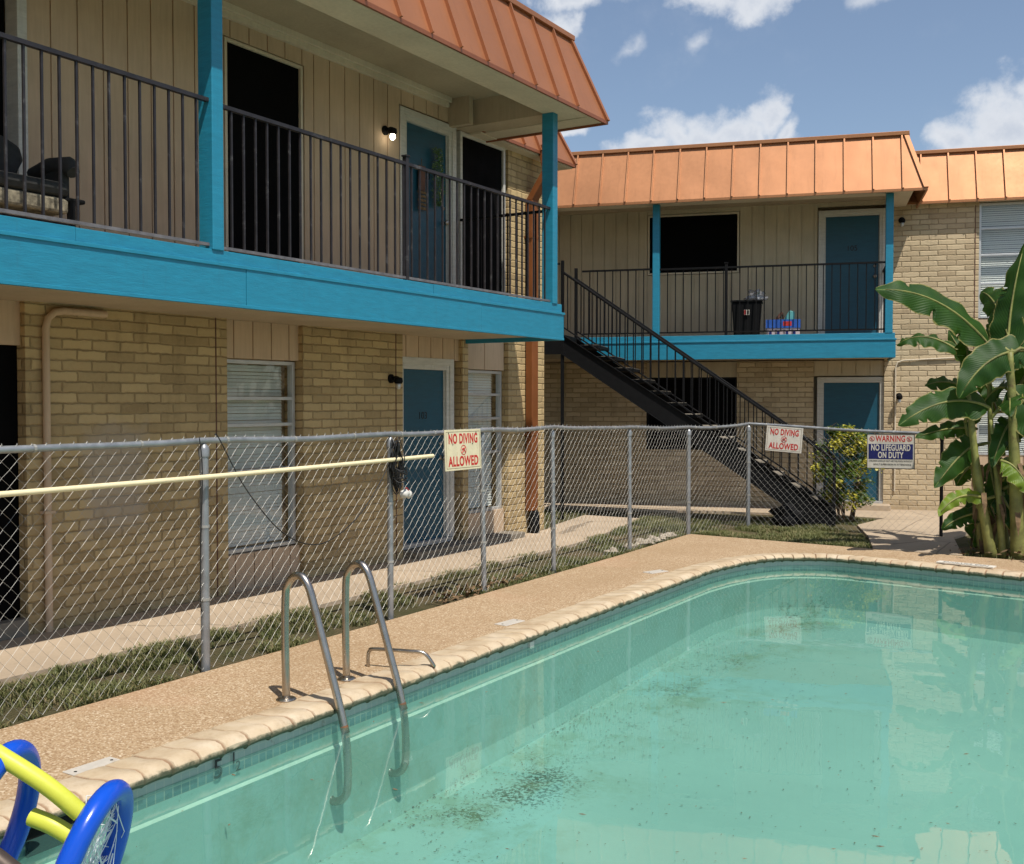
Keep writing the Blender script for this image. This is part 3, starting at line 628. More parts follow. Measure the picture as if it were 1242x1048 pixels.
ra=railing(A,(.6,1.285),(5.54,1.285),2.885,3.955,.124,'ironworn')
ra=railing(A,(5.65,1.285),(10.585,1.285),2.875,3.94,.124,'ironworn',(2.27,))
railing(A,(10.66,1.19),(10.66,.03),2.90,3.93,.125,'iron')
# upper wall
boards(4.0,4.93,-.06,4.92,5.30,.235).build('siding_wall',SA,A)
m=boards(4.96,6.92,.0,2.84,5.30,.2355,phase=.02); m.build('siding_wall',SA,A)
boards(6.92,7.98,.0,5.04,5.30,.2355,phase=.15).build('siding_wall',SA,A)
boards(7.98,9.50,.0,2.84,5.30,.2355,phase=.10).build('siding_wall',SA,A)
boards(9.50,10.66,.0,5.03,5.30,.2355,phase=.2).build('siding_wall',SA,A)
window(A,6.94,7.96,3.02,5.03,-.0,(),False,'soffitlight',.03,True)
door(A,9.64,10.46,2.90,4.88,-.03,'203',fw=.10)
MB().wb(4.0,4.86,-.16,-.10,2.86,4.85).build('door','screen_and_shade',A,label='near-black panel for the shade in the white framed upper doorway at left edge')  # near-black sheet stands for the unlit room behind the frame
MB().wb(4.88,4.96,-.12,.03,2.86,4.93).build('door_trim','white',A,bevel=.004)
window(A,10.70,11.72,3.0,4.99,-.0,(),False,'white',.045,True)
MB().wb(10.66,11.79,-.1,.0,2.84,3.0).build('siding_wall',SA,A)
MB().wb(10.62,12.3,.0,.05,5.04,5.10).build('head_trim','soffitlight',A,bevel=.004)
# crown moulding, soffit, header beam
m=MB(); m.wb(-3,10.40,.0,.05,5.19,5.30); m.wb(-3,10.40,.05,.09,5.24,5.30); m.build('crown_moulding','soffitlight',A,bevel=.004)
MB().wb(-3,10.80,-.4,1.20,5.30,5.36).build('soffit','soffit',A)
m=MB(); m.wb(-3,10.95,1.20,1.50,5.00,5.30); m.wb(-3,10.95,1.50,1.65,4.994,5.006); m.build('header_beam','soffitlight',A)
MB().wb(10.62,10.95,-.1,1.20,5.0,5.30).build('cross_beam','soffit',A)
MB().wb(10.44,10.52,.0,.30,4.98,5.30).build('beam_block','soffit',A)

mansard(A,-3,11.28,1.67,5.00,1.33,5.92,.28,.457,'copper',start=.277+.0)
MB().wb(10.95,11.26,-.3,1.65,4.99,5.01).build('eave_soffit','soffitlight',A)
# lower end roof past the balcony, above the brick corner
mansard(A,10.9,13.25,.20,5.03,-.12,5.80,.30,.40,'copper',start=.15)
MB().wb(10.9,13.22,-5,.16,4.98,5.028).build('eave_soffit','soffitlight',A)
# downspout
d=MB()
d.wb(12.20,12.36,.015,.115,.30,4.40)
d.hexa([(12.20,-.015,4.40),(12.36,-.015,4.40),(12.36,-.115,4.40),(12.20,-.115,4.40),(12.24,-.24,4.78),(12.40,-.24,4.78),(12.40,-.34,4.78),(12.24,-.34,4.78)])
d.hexa([(12.24,-.24,4.78),(12.40,-.24,4.78),(12.40,-.34,4.78),(12.24,-.34,4.78),(12.27,-.15,5.12),(12.43,-.15,5.12),(12.43,-.25,5.12),(12.27,-.25,5.12)])
dd=d.build('downspout','rust',A,bevel=.006)
for z in (1.3,2.7,3.9): MB().wb(12.185,12.375,.0,.119,z,z+.03).build('downspout_strap','rust',dd)
MB().lathe((12.3,-.09,.06),[(.07,-.05),(.075,.0),(.07,.20),(.05,.24)],12).build('downspout_boot','black',dd,'a')
# conduit
MB().tube([(5.08,-.035,.0),(5.08,-.035,2.30),(5.10,-.035,2.38),(5.16,-.035,2.43),(5.24,-.035,2.445),(5.62,-.035,2.445)],.028,10).build('conduit_pipe','sidingA',A,'a')
MB().wb(5.035,5.125,0,.068,.9,.92).build('pipe_strap','sidingA',A)
wall_lamp(A,9.33,0,2.0); wall_lamp(A,9.24,0,4.68,True)
for s in (6.80,9.42):
    MB().wb(s,s+.012,.0,.004,.0,2.5).build('control_joint','brown',A)

# ---- far building
Bx,By=-3.94,17.974; AB=R(16)
B=thing('apartment_building','far two storey apartment building with teal balcony and long copper mansard roof','building',(Bx,By,0),AB)
SB='sidingB'; bb='brickB'
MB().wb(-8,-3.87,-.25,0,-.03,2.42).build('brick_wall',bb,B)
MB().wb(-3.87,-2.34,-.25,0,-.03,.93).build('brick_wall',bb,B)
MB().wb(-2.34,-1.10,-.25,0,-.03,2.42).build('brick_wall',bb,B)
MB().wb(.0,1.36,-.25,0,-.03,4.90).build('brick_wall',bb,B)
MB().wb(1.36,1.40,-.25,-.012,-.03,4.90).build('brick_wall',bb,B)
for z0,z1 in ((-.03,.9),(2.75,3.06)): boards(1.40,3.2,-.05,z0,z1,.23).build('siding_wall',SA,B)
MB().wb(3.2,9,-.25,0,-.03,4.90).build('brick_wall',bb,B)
boards(1.40,3.2,-.05,2.42,2.75,.23).build('siding_wall',SA,B)
MB().wb(-8,9,-.5,-.30,-.03,5.0).build('inner_wall',SB,B)
window(B,1.40,2.6,3.07,4.88,-.04,(.30,.55,.78)); window(B,1.40,2.6,.90,2.42,-.04,(.42,.7)); boards(2.6,3.2,-.05,.9,4.9,.23).build('siding_wall',SA,B)
boards(-3.87,-2.34,-.05,2.16,2.42,.22).build('siding_panel',SB,B)
window(B,-3.86,-2.35,.93,2.16,-.05,(),False,'iron',.03,True)
boards(-1.10,.0,-.05,2.17,2.42,.22).build('siding_panel',SB,B)
door(B,-.95,-.06,.13,2.06,-.08,None,fw=.06)
MB().wb(-1.12,.10,-.1,.3,-.02,.09).build('door_step','walk',B,bevel=.01)
MB().wb(-7,.05,-.3,1.27,2.44,2.76).build('balcony_floor','soffit',B)
m=MB(); m.wb(-4.78,.075,1.27,1.305,2.41,2.70); m.wb(-4.78,.065,1.27,1.290,2.70,2.785); m.wb(-4.78,.085,1.29,1.318,2.675,2.702); m.wb(.05,.075,0,1.27,2.41,2.70); m.wb(.05,.065,0,1.27,2.70,2.785); m.build('balcony_fascia','teal',B,bevel=.004)
MB().wb(-4.78,.05,1.20,1.268,2.762,2.778).build('balcony_edge','soffitlight',B)
for s in (-3.53,-.025): MB().wb(s-.055,s+.055,1.18,1.295,2.778,4.87).build('balcony_post','teal',B,bevel=.006)
railing(B,(-4.73,1.255),(-3.585,1.255),2.83,3.87,.125,'iron')
railing(B,(-3.475,1.255),(-.08,1.255),2.83,3.86,.125,'iron',(1.04,))
railing(B,(-.03,1.18),(-.03,.03),2.83,3.86,.125,'iron')
# upper wall B
boards(-8,-3.86,.0,2.76,5.0,.2).build('siding_wall',SB,B)
boards(-3.86,-2.31,.0,4.93,5.0,.2).build('siding_wall',SB,B); boards(-3.86,-2.31,.0,2.76,3.90,.2).build('siding_wall',SB,B)
boards(-2.31,-1.06,.0,2.76,5.0,.2).build('siding_wall',SB,B); boards(-1.06,.0,.0,4.93,5.0,.2).build('siding_wall',SB,B)
window(B,-3.85,-2.32,3.91,4.92,.0,(),False,'soffitlight',.03,True)
door(B,-.94,-.09,2.83,4.77,-.03,'105',fw=.07)
MB().wb(-8,.05,-.4,1.0,5.0,5.05).build('soffit','soffit',B)
MB().wb(-8,.30,1.05,1.44,4.878,5.0).build('header_beam','soffitlight',B)
MB().wb(.05,.30,.02,1.05,4.878,5.0).build('end_beam','soffitlight',B)
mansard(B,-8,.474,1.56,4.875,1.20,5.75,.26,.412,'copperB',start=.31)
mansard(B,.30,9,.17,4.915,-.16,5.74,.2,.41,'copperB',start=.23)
MB().wb(.3,9,-.3,.15,4.90,4.913).build('eave_soffit','soffitlight',B)
wall_lamp(B,.225,0,1.84); wall_lamp(B,.24,0,4.66)
MB().tube([(.17,-.02,.3),(.17,-.02,2.3),(.2,-.02,2.38),(.28,-.02,2.41),(1.36,-.02,2.46)],.013,8).build('conduit_pipe','soffitlight',B,'a')
MB().wb(1.335,1.347,.0,.004,.0,4.85).build('control_joint','brown',B)

def BW(s,off,z=0):
    return (Bx+s*math.cos(AB)+off*math.sin(AB),By+s*math.sin(AB)-off*math.cos(AB),z)
# rear walk and gate path
wB=[BW(-8,0),BW(9,0),BW(9,1.25),BW(2.6,1.25)]; pathpts=[(-2.05,16.6),(-2.35,14.75),(-1.98,13.06),(-2.98,13.10),(-3.32,14.3),(-3.75,15.5),(-3.62,16.6)]
wl_=[(p[0],p[1]) for p in [BW(-8,.0),BW(9,.0),BW(9,1.1),BW(1.9,1.1)]]+pathpts+[(p[0],p[1]) for p in [BW(-1.2,1.08),BW(-8,1.05)]]
struct(filled('walkway',wl_,[],0.0,'walk',.1))

# ------------------------------------------------------------------ staircase (own thing beside the far building)
S=thing('staircase','black steel outdoor staircase with pale treads climbing to the far balcony','staircase',(Bx,By,0),AB)
sB,zB,sT,zT=-.82,0.0,-4.73,2.76; NR=16; run=(sB-sT)/NR; rise=zT/NR
for off in (2.62,1.65):
    m=MB(); y=-off; w_=.012 if off>2 else .012
    pts=[(sB,-.02),(sB,.20),(sT-.02,2.755),(sT-.02,2.46),(sB-.25,-.02)]
    b=len(m.v); m.v+=[(p[0],y-w_,p[1]) for p in pts]+[(p[0],y+w_,p[1]) for p in pts]; n=5
    m.f+=[tuple(range(n)),tuple(range(2*n-1,n-1,-1))]+[(i,i+n,(i+1)%n+n,(i+1)%n) for i in range(n)]
    # flanges
    for (p,q) in ((pts[1],pts[2]),(pts[4],pts[3])):
        s_=.035*(-1 if off>2 else 1); m.hexa([(p[0],y-w_-.03,p[1]-.005),(q[0],y-w_-.03,q[1]-.005),(q[0],y+w_+.03,q[1]-.005),(p[0],y+w_+.03,p[1]-.005),(p[0],y-w_-.03,p[1]+.006),(q[0],y-w_-.03,q[1]+.006),(q[0],y+w_+.03,q[1]+.006),(p[0],y+w_+.03,p[1]+.006)])
    st=m.build('stringer','iron',S)
    # railing following the slope
    m=MB(); sl=(zT-.20)/(sT-sB)
    zt=lambda s:.93+(3.68-.93)*(s-sB)/(sT-sB); zb=lambda s:.26+(2.86-.26)*(s-sB)/(sT-sB)
    for (zf,r) in ((zt,.019),(zb,.012)): m.tube([(sB,y,zf(sB)),(sT,y,zf(sT))],r,6)
    for i in range(1,32):
        s=sB+(sT-sB)*i/31.5; m.box(s-.0075,s+.0075,y-.0075,y+.0075,zb(s),zt(s))
    r_=m.build('stair_railing','iron',S)
    MB().box(sB-.022,sB+.022,y-.022,y+.022,0,.96).build('newel_post','iron',r_)
    MB().box(sT-.04,sT+.005,y-.022,y+.022,2.70 if off<2 else -.03,3.86).build('newel_post','iron',r_)
for i in range(NR-1):
    z=rise*(i+1)-.03; s=sB-run*(i+1)+.03
    tp=MB().wb(s-.035,s+.25,1.665,2.605,z-.012,z+.034).build('tread','iron',S,bevel=.004); MB().wb(s-.022,s+.238,1.68,2.59,z+.033,z+.041).build('tread_top','slab',tp)
m=MB(); m.wb(-7.2,sT,1.31,2.62,2.60,2.755); m.wb(-7.2,sT,2.60,2.64,2.46,2.76); m.build('landing','iron',S)
railing(S,(-7.1,2.60),(-4.79,2.60),2.83,3.83,.125,'iron',name='landing_railing')
for s in (-7.0,): MB().wb(s-.03,s+.03,2.56,2.62,-.03,2.6).build('support_post','iron',S)
# slumped black sack under the stair
p=BW(-1.75,2.62)
m=MB(); m.ell((0,0,.13),(.28,.2,.19),20,12,.5,3); m.ell((-.02,0,.30),(.06,.05,.06),10,8,.6,5)
o=m.build('rubbish_sack','black',None,True); o.location=(-4.62,15.12,-.03); o.rotation_euler=(0,0,.5); tag(o,'slumped black sack on the grass under the foot of the staircase','sack')

# ------------------------------------------------------------------ things on the balconies
# bin
bx=BW(-2.13,1.0,2.762)
t=thing('rubbish_bin','tall black plastic bin on the far balcony by the railing','bin',bx,AB)
m=MB(); m.hexa([(-.19,-.17,0),(.19,-.17,0),(.19,.17,0),(-.19,.17,0),(-.225,-.2,.54),(.225,-.2,.54),(.225,.2,.54),(-.225,.2,.54)]); m.build('bin_body','black',t,bevel=.02)
m=MB().box(-.24,.24,-.215,.215,.54,.575); m.build('bin_rim','black',t,bevel=.01)
m=MB().box(-.03,.05,-.212,-.198,.34,.42); m.build('sticker','signwhite',t); MB().box(-.028,.0,-.214,-.21,.345,.415).build('sticker_mark','red',t); MB().box(.012,.045,-.214,-.21,.35,.41).build('sticker_mark','ink',t)
m=MB(); m.ell((0,0,0),(.15,.12,.12),18,12,.9,2); o=m.build('plastic_bag','film',None,True); q=BW(-1.99,1.0,3.38); o.location=q; tag(o,'crumpled clear plastic bag bulging out of the black bin','bag')
q=BW(-1.57,1.0,2.762)
t=thing('toy_box','blue and pale printed cardboard box beside the black bin','box',q,AB)
MB().box(-.25,.25,-.17,.17,0,.13).build('box_side','pink',t,bevel=.003); m=MB(); 
m.box(-.26,.26,-.18,-.172,.13,.26); m.box(-.26,.26,.172,.18,.13,.26); m.box(-.26,-.252,-.172,.172,.13,.26); m.box(.252,.26,-.172,.172,.13,.26); m.box(-.252,.252,-.172,.172,.13,.14); m.build('box_top_band','blue',t)
m=MB(); m.box(0.0,.13,-.1815,-.18,.16,.23); m.build('print_patch','red',t); m=MB()
for x in (-.19,-.07,.06,.17): MB().box(x-.02,x+.02,-.1715,-.17,.02,.08).build('print_patch','navy',t)
q=BW(-1.50,1.0,2.90)
m=MB(); m.hexa([(-.13,-.06,0),(.10,-.06,0),(.10,.06,0),(-.13,.06,0),(0.02,-.06,.27),(.10,-.06,.25),(.10,.06,.25),(0.02,.06,.27)]); o=m.build('toy_roof','aqua',None,bevel=.006); o.location=q; o.rotation_euler=(0,0,AB); tag(o,'aqua plastic toy house roof sticking out of the blue box','toy')
q=BW(-1.72,1.0,2.89)
m=MB(); m.hexa([(-.10,-.05,.0),(-.05,-.05,0),(-.05,.05,0),(-.10,.05,0),(.12,-.05,.27),(.15,-.05,.24),(.15,.05,.24),(.12,.05,.27)]); m.tube([(.14,0,.22),(.16,0,.05)],.012,6); o=m.build('toy_piece','brown'); o.location=q; o.rotation_euler=(0,0,AB); tag(o,'slanting brown toy piece poking out of the blue box','toy')

# armchair on the near balcony; local x = along building, y = away from court
def AW(s,off,z): return (-7.28+off,s,z)
t=thing('armchair','charcoal cushioned armchair on black frame at the left end of the near balcony','chair',AW(4.36,.72,2.856),R(90))
m=MB(); m.tube([(.02,.24,.42),(.04,.26,.75)],.0,4)
m=MB(); 
prof_=[(-.2,.26),(-.18,.46),(-.25,.56),(-.24,.66),(-.12,.72),(.12,.72),(.24,.66),(.25,.56),(.18,.46),(.2,.26)]
b=len(m.v); n=len(prof_)
for dy,lean in ((.0,0),(.13,0)): m.v+=[(x,.16+dy+(z-.36)*.3,z) for x,z in prof_]
m.f+=[tuple(range(n)),tuple(range(2*n-1,n-1,-1))]+[(i,i+n,(i+1)%n+n,(i+1)%n) for i in range(n)]
m.build('backrest','fabric',t,'a',bevel=.03)
MB().box(-.27,.27,-.26,.2,.26,.36).build('seat_cushion','fabric',t,bevel=.045)
MB().box(-.26,.26,-.24,.2,.15,.255).build('seat_base','pattern',t,bevel=.02)
for sx in (-1,1):
    m=MB(); m.tube([(sx*.31,-.22,.44),(sx*.31,-.17,.49),(sx*.30,.0,.50),(sx*.28,.18,.46)],[.045,.065,.065,.05],10); m.box(sx*.29-.03,sx*.29+.03,-.16,.16,.26,.46); m.build('armrest','fabric',t,'a')
    m=MB(); m.box(sx*.33-.10,sx*.33+.06,-.24,.2,.235,.265); m.build('side_shelf','black',t,bevel=.01)
    for sy in (-.22,.18): MB().box(sx*.29-.02,sx*.29+.02,sy-.02,sy+.02,0,.24).build('leg','black',t)
MB().box(-.27,.27,-.23,-.21,.06,.1).build('stretcher','black',t)

# door decorations
mb=MB()
for i in range(900):
    z=rnd.random(); r=.05+.075*min(1,z*4)*(1-.55*z); a=rnd.uniform(0,2*PI); rr=r*math.sqrt(rnd.random())
    p=Vector((rr*math.cos(a),-.03-abs(rr*math.sin(a))*.6,z*.66)); d=Vector((rnd.gauss(0,1),rnd.gauss(0,1),rnd.gauss(0,1))).normalized()*.034; e=d.orthogonal().normalized()*.012
    mb.quad(p-e,p+d*.5,p+d,p+e)
t=thing('door_garland','dark green hanging garland swag on the upstairs teal door','garland',AW(10.22,-.03,4.02),R(90)); mb.build('foliage','garland',t)
for i in range(12): MB().ell((rnd.uniform(-.05,.05),-.07,.05+.046*i),(.009,.009,.009),6,5).build('berry','signcream',t)
t=thing('door_plaque','brown and gold slatted hanging ornament left of the garland','ornament',AW(9.93,-.03,3.93),R(90))
m=MB(); m.box(-.06,.06,-.03,-.012,.22,.50); m.build('back_board','brown',t); m=MB()
for i in range(5): m.box(-.09+.01*(i%2),.09,-.045,-.03,.0+i*.045,.03+i*.045)
m.build('gold_slats','polepaint' if False else 'mulch',t); m=MB().tube([(0,-.02,.5),(0,-.02,.58)],.004,5); m.build('hanger','mulch',t)

# ------------------------------------------------------------------ chain link fence
FX=-5.39
F=thing('chain_link_fence','galvanised chain link fence on grey steel posts between the lawn and the pool','fence',(FX,4,0))
def fw(p): return (p[0]-FX,p[1]-4,p[2])
postsA=[(1.0,1.52),(2.75,1.52),(4.93,1.515),(6.90,1.505),(8.30,1.51),(9.62,1.505),(11.45,1.47),(13.25,1.43)]
nodes=[(FX,y,z) for y,z in postsA]+[(-5.04,14.60,1.46),(-2.50,14.74,1.345)]
def fpost(x,y,z,r=.028,mat='galv',lean=0,dome=True):
    p=MB().tube(list(map(fw,[(x,y,-.05),(x+lean,y,z-.06)])),r,12,caps=True).build('post',mat,F,'a')
    if dome: MB().lathe(fw((x+lean,y,z-.06)),[(r+.006,-.05),(r+.007,0),(r*.9,.02),(.012,.035)],12).build('post_cap',mat,p,'a')
    for k in (.3,.62): MB().lathe(fw((x+lean*k,y,z*k)),[(r+.004,-.009),(r+.004,.009)],12).build('tie_band','wire',p)
for i,(x,y,z) in enumerate(nodes):
    if i<=8: fpost(x-.0,y,z-.015,.03 if i in (2,7,8) else .025,'galv',{5:-.02,4:-.025,6:-.01}.get(i,0))
    else: fpost(x,y,z+.01,.022,'iron')
rail=[]
for i in range(len(nodes)-1):
    a,b_=Vector(nodes[i]),Vector(nodes[i+1])
    for k in range(6):
        t=k/6; p=a.lerp(b_,t); p.z-=.012*math.sin(PI*t)*(2.2 if i==7 else 1); p.z+=.003*math.sin(i*3+k*1.7); p.x+=.0; rail.append(p)
rail.append(Vector(nodes[-1])); rail.append(Vector((-2.2,14.73,1.335)))
TR=MB().tube([fw((p.x+.0,p.y,p.z-.02)) for p in rail],.021,10).build('top_rail','galv',F,'a')
for i in range(0,len(rail)-1,2):
    p=rail[i].lerp(rail[i+1],.6); d=(rail[i+1]-rail[i]).normalized(); q=Vector(fw((p.x,p.y,p.z-.02))); MB().tube([q-d*.008,q+d*.008],.0245,10).build('rail_tie','wire',TR)
# woven mesh: zigzag wires
cum=[0]
for i in range(1,len(rail)): cum.append(cum[-1]+(rail[i]-rail[i-1]).length)
def at(t):
    j=0
    lo,hi=0,len(cum)-2
    while lo<hi:
        mid=(lo+hi+1)//2
        if cum[mid]<=t: lo=mid
        else: hi=mid-1
    j=lo; f=(t-cum[j])/(cum[j+1]-cum[j]); p=rail[j].lerp(rail[j+1],f); d=(rail[j+1]-rail[j]).normalized(); return p,Vector((d.y,-d.x,0))
def weave(t0,t1,name):
    mb=MB(); pw=.090; t=t0; i=0; r=.00125
    while t<t1:
        pts=[]; j=0; p,n=at(min(max(t,0),cum[-1]-.01)); top=p.z+.010; rows=int((top+.02)/.0465); tw=noise.noise(Vector((t*.9,0,0)))*.012
        for j in range(rows+1):
            side=1 if (i+j)%2 else -1; u=t+side*pw/4*1.06; q,nn=at(min(max(u,0),cum[-1]-.01)); z=top-j*.0465
            bul=.014*noise.noise(Vector((t*1.3,z*2.5,7)))+.01; w_=bul+(.003 if j%2 else -.003)
            pts.append(Vector(fw((q.x+nn.x*w_,q.y+nn.y*w_,z+.006*noise.noise(Vector((t*2,z*3,1)))))))
        mb.tube([pts[0]+Vector((0,0,.006))]+pts,r,4,caps=False); t+=pw/2; i+=1
    return mb.build(name,'wire',F)
weave(.0,cum[-1]-.32,'mesh')
# cream pole hung along the fence
def sag(y): return 1.262+.028*(y-3.4)/4 -.012*math.sin((y-2.2)/5.2*PI)
pts=[(FX+.075,y,sag(y)) for y in [1.6+i*.45 for i in range(13)]+[7.39]]
o=MB().tube(pts,.0165,12).build('pool_pole','polepaint',None,'a'); tag(o,'long cream pole hung level along the near chain link fence','pole')
# cable coil on post
t=thing('cable_coil','tangled coil of black cable hung on the fence post','cable',(FX+.05,6.9,1.0))
m=MB()
for i in range(15):
    w_=rnd.uniform(.025,.06); h=rnd.uniform(.15,.21); cy_=rnd.uniform(-.02,.03); dx=rnd.uniform(-.015,.05); zc=.24+rnd.uniform(-.04,.03); ph=rnd.uniform(0,6)
    m.tube([(dx+.012*math.sin(3*a+ph),cy_+w_*math.cos(a)+.008*math.sin(5*a+ph),zc+h*math.sin(a)) for a in [2*PI*k/26 for k in range(26)]],.0045,5,closed=True)
for i in range(5):
    z=rnd.uniform(.1,.2); m.tube([(dx+.055*math.sin(a)+.02,.06*math.cos(a),z+.02*math.sin(2*a+i)) for a in [2*PI*k/16 for k in range(16)]],.0045,5,closed=True)
m.build('cable_loops','cable',t,True)
m=MB(); m.ell((.05,.06,.0),(.035,.05,.035),12,8,.4,1); m.ell((.05,.11,-.01),(.03,.04,.03),12,8,.4,4); m.build('plug','white',t,True)
m=MB(); m.tube([(.05,.05,.02),(.06,.075,.05),(.06,.1,.03),(.05,.12,.0)],.0035,5); m.build('plug_strap','red',t)
# loose cable drooping from the first post to the coil
P0=Vector((FX+.05,5.02,1.50)); P=[Vector((FX+.05,4.98,1.53)),P0,Vector((FX+.06,5.25,1.15)),Vector((FX+.06,5.6,.82)),Vector((FX+.07,5.95,.70)),Vector((FX+.07,6.3,.80)),Vector((FX+.07,6.6,1.02)),Vector((FX+.06,6.85,1.30))]
def cm3(P,n=6):
    out=[]
    for i in range(len(P)-1):
        p0=P[max(i-1,0)];p1=P[i];p2=P[i+1];p3=P[min(i+2,len(P)-1)]
        for k in range(n):
            t=k/n; out.append(.5*((2*p1)+(p2-p0)*t+(2*p0-5*p1+4*p2-p3)*t*t+(3*p1-p0-3*p2+p3)*t*t*t))
    out.append(P[-1]); return out
o=MB().tube(cm3(P),.0042,6).build('loose_cable','cable',None,True); tag(o,'thin black cable drooping along the fence between two posts','cable')
o=MB().tube(cm3([Vector((FX+.035,4.86,1.52)),Vector((FX+.05,4.87,1.3)),Vector((FX+.04,4.86,.8)),Vector((FX+.045,4.85,.45)),Vector((FX+.04,4.87,.38))]),.0035,6).build('hanging_cable','cable',None,True); tag(o,'short black wire hanging straight down beside the nearest fence post','cable')

# ------------------------------------------------------------------ signs
def sign_nodiving(name,label,loc,rz,tilt,w_,h,board):
    t=thing(name,label,'sign',loc,rz); t.rotation_euler=(R(-2),R(tilt),rz)
    MB().box(-w_/2,w_/2,-.004,.004,-h,0).build('board',board,t,bevel=.001)
    m=MB(); e=.012; i_=.018
    for q in ((-w_/2+i_,w_/2-i_,-i_-.003,-i_),(-w_/2+i_,w_/2-i_,-h+i_,-h+i_+.003),(-w_/2+i_,-w_/2+i_+.003,-h+i_,-i_),(w_/2-i_-.003,w_/2-i_,-h+i_,-i_)): m.box(q[0],q[1],-.0052,-.004,q[2],q[3])
    m.build('border_line','mulch',t)
    k=h/.36
    text('NO DIVING','lettering','red',t,(0,-.0045,-.085*k),(R(90),0,0),.118*k,.0006,w_/.75*.93,bold=.0042)
    text('ALLOWED','lettering','red',t,(0,-.0045,-.285*k),(R(90),0,0),.118*k,.0006,w_/.75*1.06,bold=.0042)
    m=MB(); r=.045*k; c=(0,-.0055,-.183*k)
    def ring(r0,r1):
        b=len(m.v); n=28
        for a in range(n):
            u=2*PI*a/n; m.v+=[(c[0]+r0*math.cos(u),c[1],c[2]+r0*math.sin(u)),(c[0]+r1*math.cos(u),c[1],c[2]+r1*math.sin(u))]
        for a in range(n): j=(a+1)%n; m.f.append((b+2*a,b+2*a+1,b+2*j+1,b+2*j))
    ring(r*.84,r)
    m.build('symbol_ring','red',t)
    m=MB(); m.tube([(-r*.6,c[1],c[2]-r*.6),(r*.6,c[1],c[2]+r*.6)],.004*k,4); m.tube([(-r*.55,c[1],c[2]+r*.15),(r*.1,c[1],c[2]+r*.35),(r*.55,c[1],c[2]-.02*k)],.006*k,4); m.tube([(-.0,c[1],c[2]+r*.2),(-r*.15,c[1],c[2]-r*.4)],.005*k,4); m.build('diver_symbol','red',t)
    for x,z in ((-.16,-.13),(.14,-.13),(-.22,-.03),(.2,-.03)): MB().ell((x*w_/.55,-.006,z*k),(.006,.003,.006),8,6).build('screw','ink',t)
    return t
sign_nodiving('pool_sign','cream NO DIVING ALLOWED sign hung on the near fence by the teal door',(FX+.10,7.80,1.505),R(90),0,.56,.355,'signcream')
sign_nodiving('pool_sign','white NO DIVING ALLOWED sign on the rear fence in front of the stairs',(-4.51,14.57,1.40),R(3),4,.50,.345,'signwhite')
t=thing('warning_sign','red white and blue WARNING NO LIFEGUARD ON DUTY sign on the rear fence','sign',(-3.12,14.635,1.325),R(2)); t.rotation_euler=(R(-1),R(-.5),R(2))
W_,H_=.605,.46
MB().box(-W_/2,W_/2,-.004,.004,-H_,0).build('board','signwhite',t,bevel=.001)
m=MB()
for q in ((-W_/2,W_/2,-.008,0),(-W_/2,W_/2,-H_,-H_+.008),(-W_/2,-W_/2+.008,-H_+.008,-.008),(W_/2-.008,W_/2,-H_+.008,-.008)): m.box(q[0],q[1],-.007,-.0042,q[2],q[3])
m.build('sign_rim','ink',t)
MB().box(-W_/2+.022,W_/2-.022,-.0055,-.0043,-.335,-.135).build('blue_panel','navy',t,bevel=.0005)
MB().box(-.175,.175,-.0052,-.0043,-.113,-.022).build('pale_red_band','signwhite',t)
text('WARNING','lettering','red',t,(0,-.0056,-.068),(R(90),0,0),.112,.0006,.66,bold=.003)
text('NO LIFEGUARD','lettering','signwhite',t,(0,-.006,-.187),(R(90),0,0),.112,.0008,.60,bold=.003)
text('ON DUTY','lettering','signwhite',t,(0,-.006,-.284),(R(90),0,0),.112,.0008,.60,bold=.003)
text('CHILDREN SHOULD NOT USE THE POOL WITHOUT','small_lettering','ink',t,(0,-.0056,-.360),(R(90),0,0),.030,.0004,.78)
text('ADULT SUPERVISION IN ATTENDANCE','small_lettering','ink',t,(.02,-.0056,-.405),(R(90),0,0),.032,.0004,.85)
for sx in (-1,1):
    m=MB(); r=.034; c=(sx*.235,-.0056,-.068); b=0; n=24
    for a in range(n):
        u=2*PI*a/n; m.v+=[(c[0]+r*.8*math.cos(u),c[1],c[2]+r*.8*math.sin(u)),(c[0]+r*math.cos(u),c[1],c[2]+r*math.sin(u))]
    for a in range(n): j=(a+1)%n; m.f.append((2*a,2*a+1,2*j+1,2*j))
    m.tube([(c[0]-r*.6,c[1],c[2]+r*.6),(c[0]+r*.6,c[1],c[2]-r*.6)],.003,4); m.tube([(c[0]-r*.2,c[1],c[2]-r*.5),(c[0]+r*.05,c[1],c[2]+r*.5)],.004,4); m.build('no_swimming_symbol','red',t)

# ------------------------------------------------------------------ pool ladder, grab bar
t=thing('pool_ladder','pair of curved stainless steel grab rails entering the pool at the left edge','ladder',(-4.39,4.9,0))
def grab(y,lbl=None):
    P=[Vector((.0,y,.0)),Vector((-.005,y,.3)),Vector((-.002,y,.60)),Vector((.02,y,.685)),Vector((.07,y,.735)),Vector((.13,y,.735)),Vector((.18,y,.68)),Vector((.225,y,.56)),Vector((.33,y,.25)),Vector((.42,y,-.02)),Vector((.458,y,-.20)),Vector((.463,y,-.42)),Vector((.43,y,-.50)),Vector((.36,y,-.53)),Vector((.31,y,-.50))]
    o=MB().tube(cm3(P,5),.0235,14).build('grab_rail','chrome',t,True)
    MB().lathe((0,y,0),[(.06,0),(.06,.006),(.05,.014),(.03,.02)],20).build('rail_flange','chrome',o,'a')
    c=Vector((.4505,y,-.115)); MB().tube([(.437,y,-.085),(.452,y,-.125)],.0247,12).build('waterline_rust','ruststeel',o,True)
grab(-.27); grab(.27)
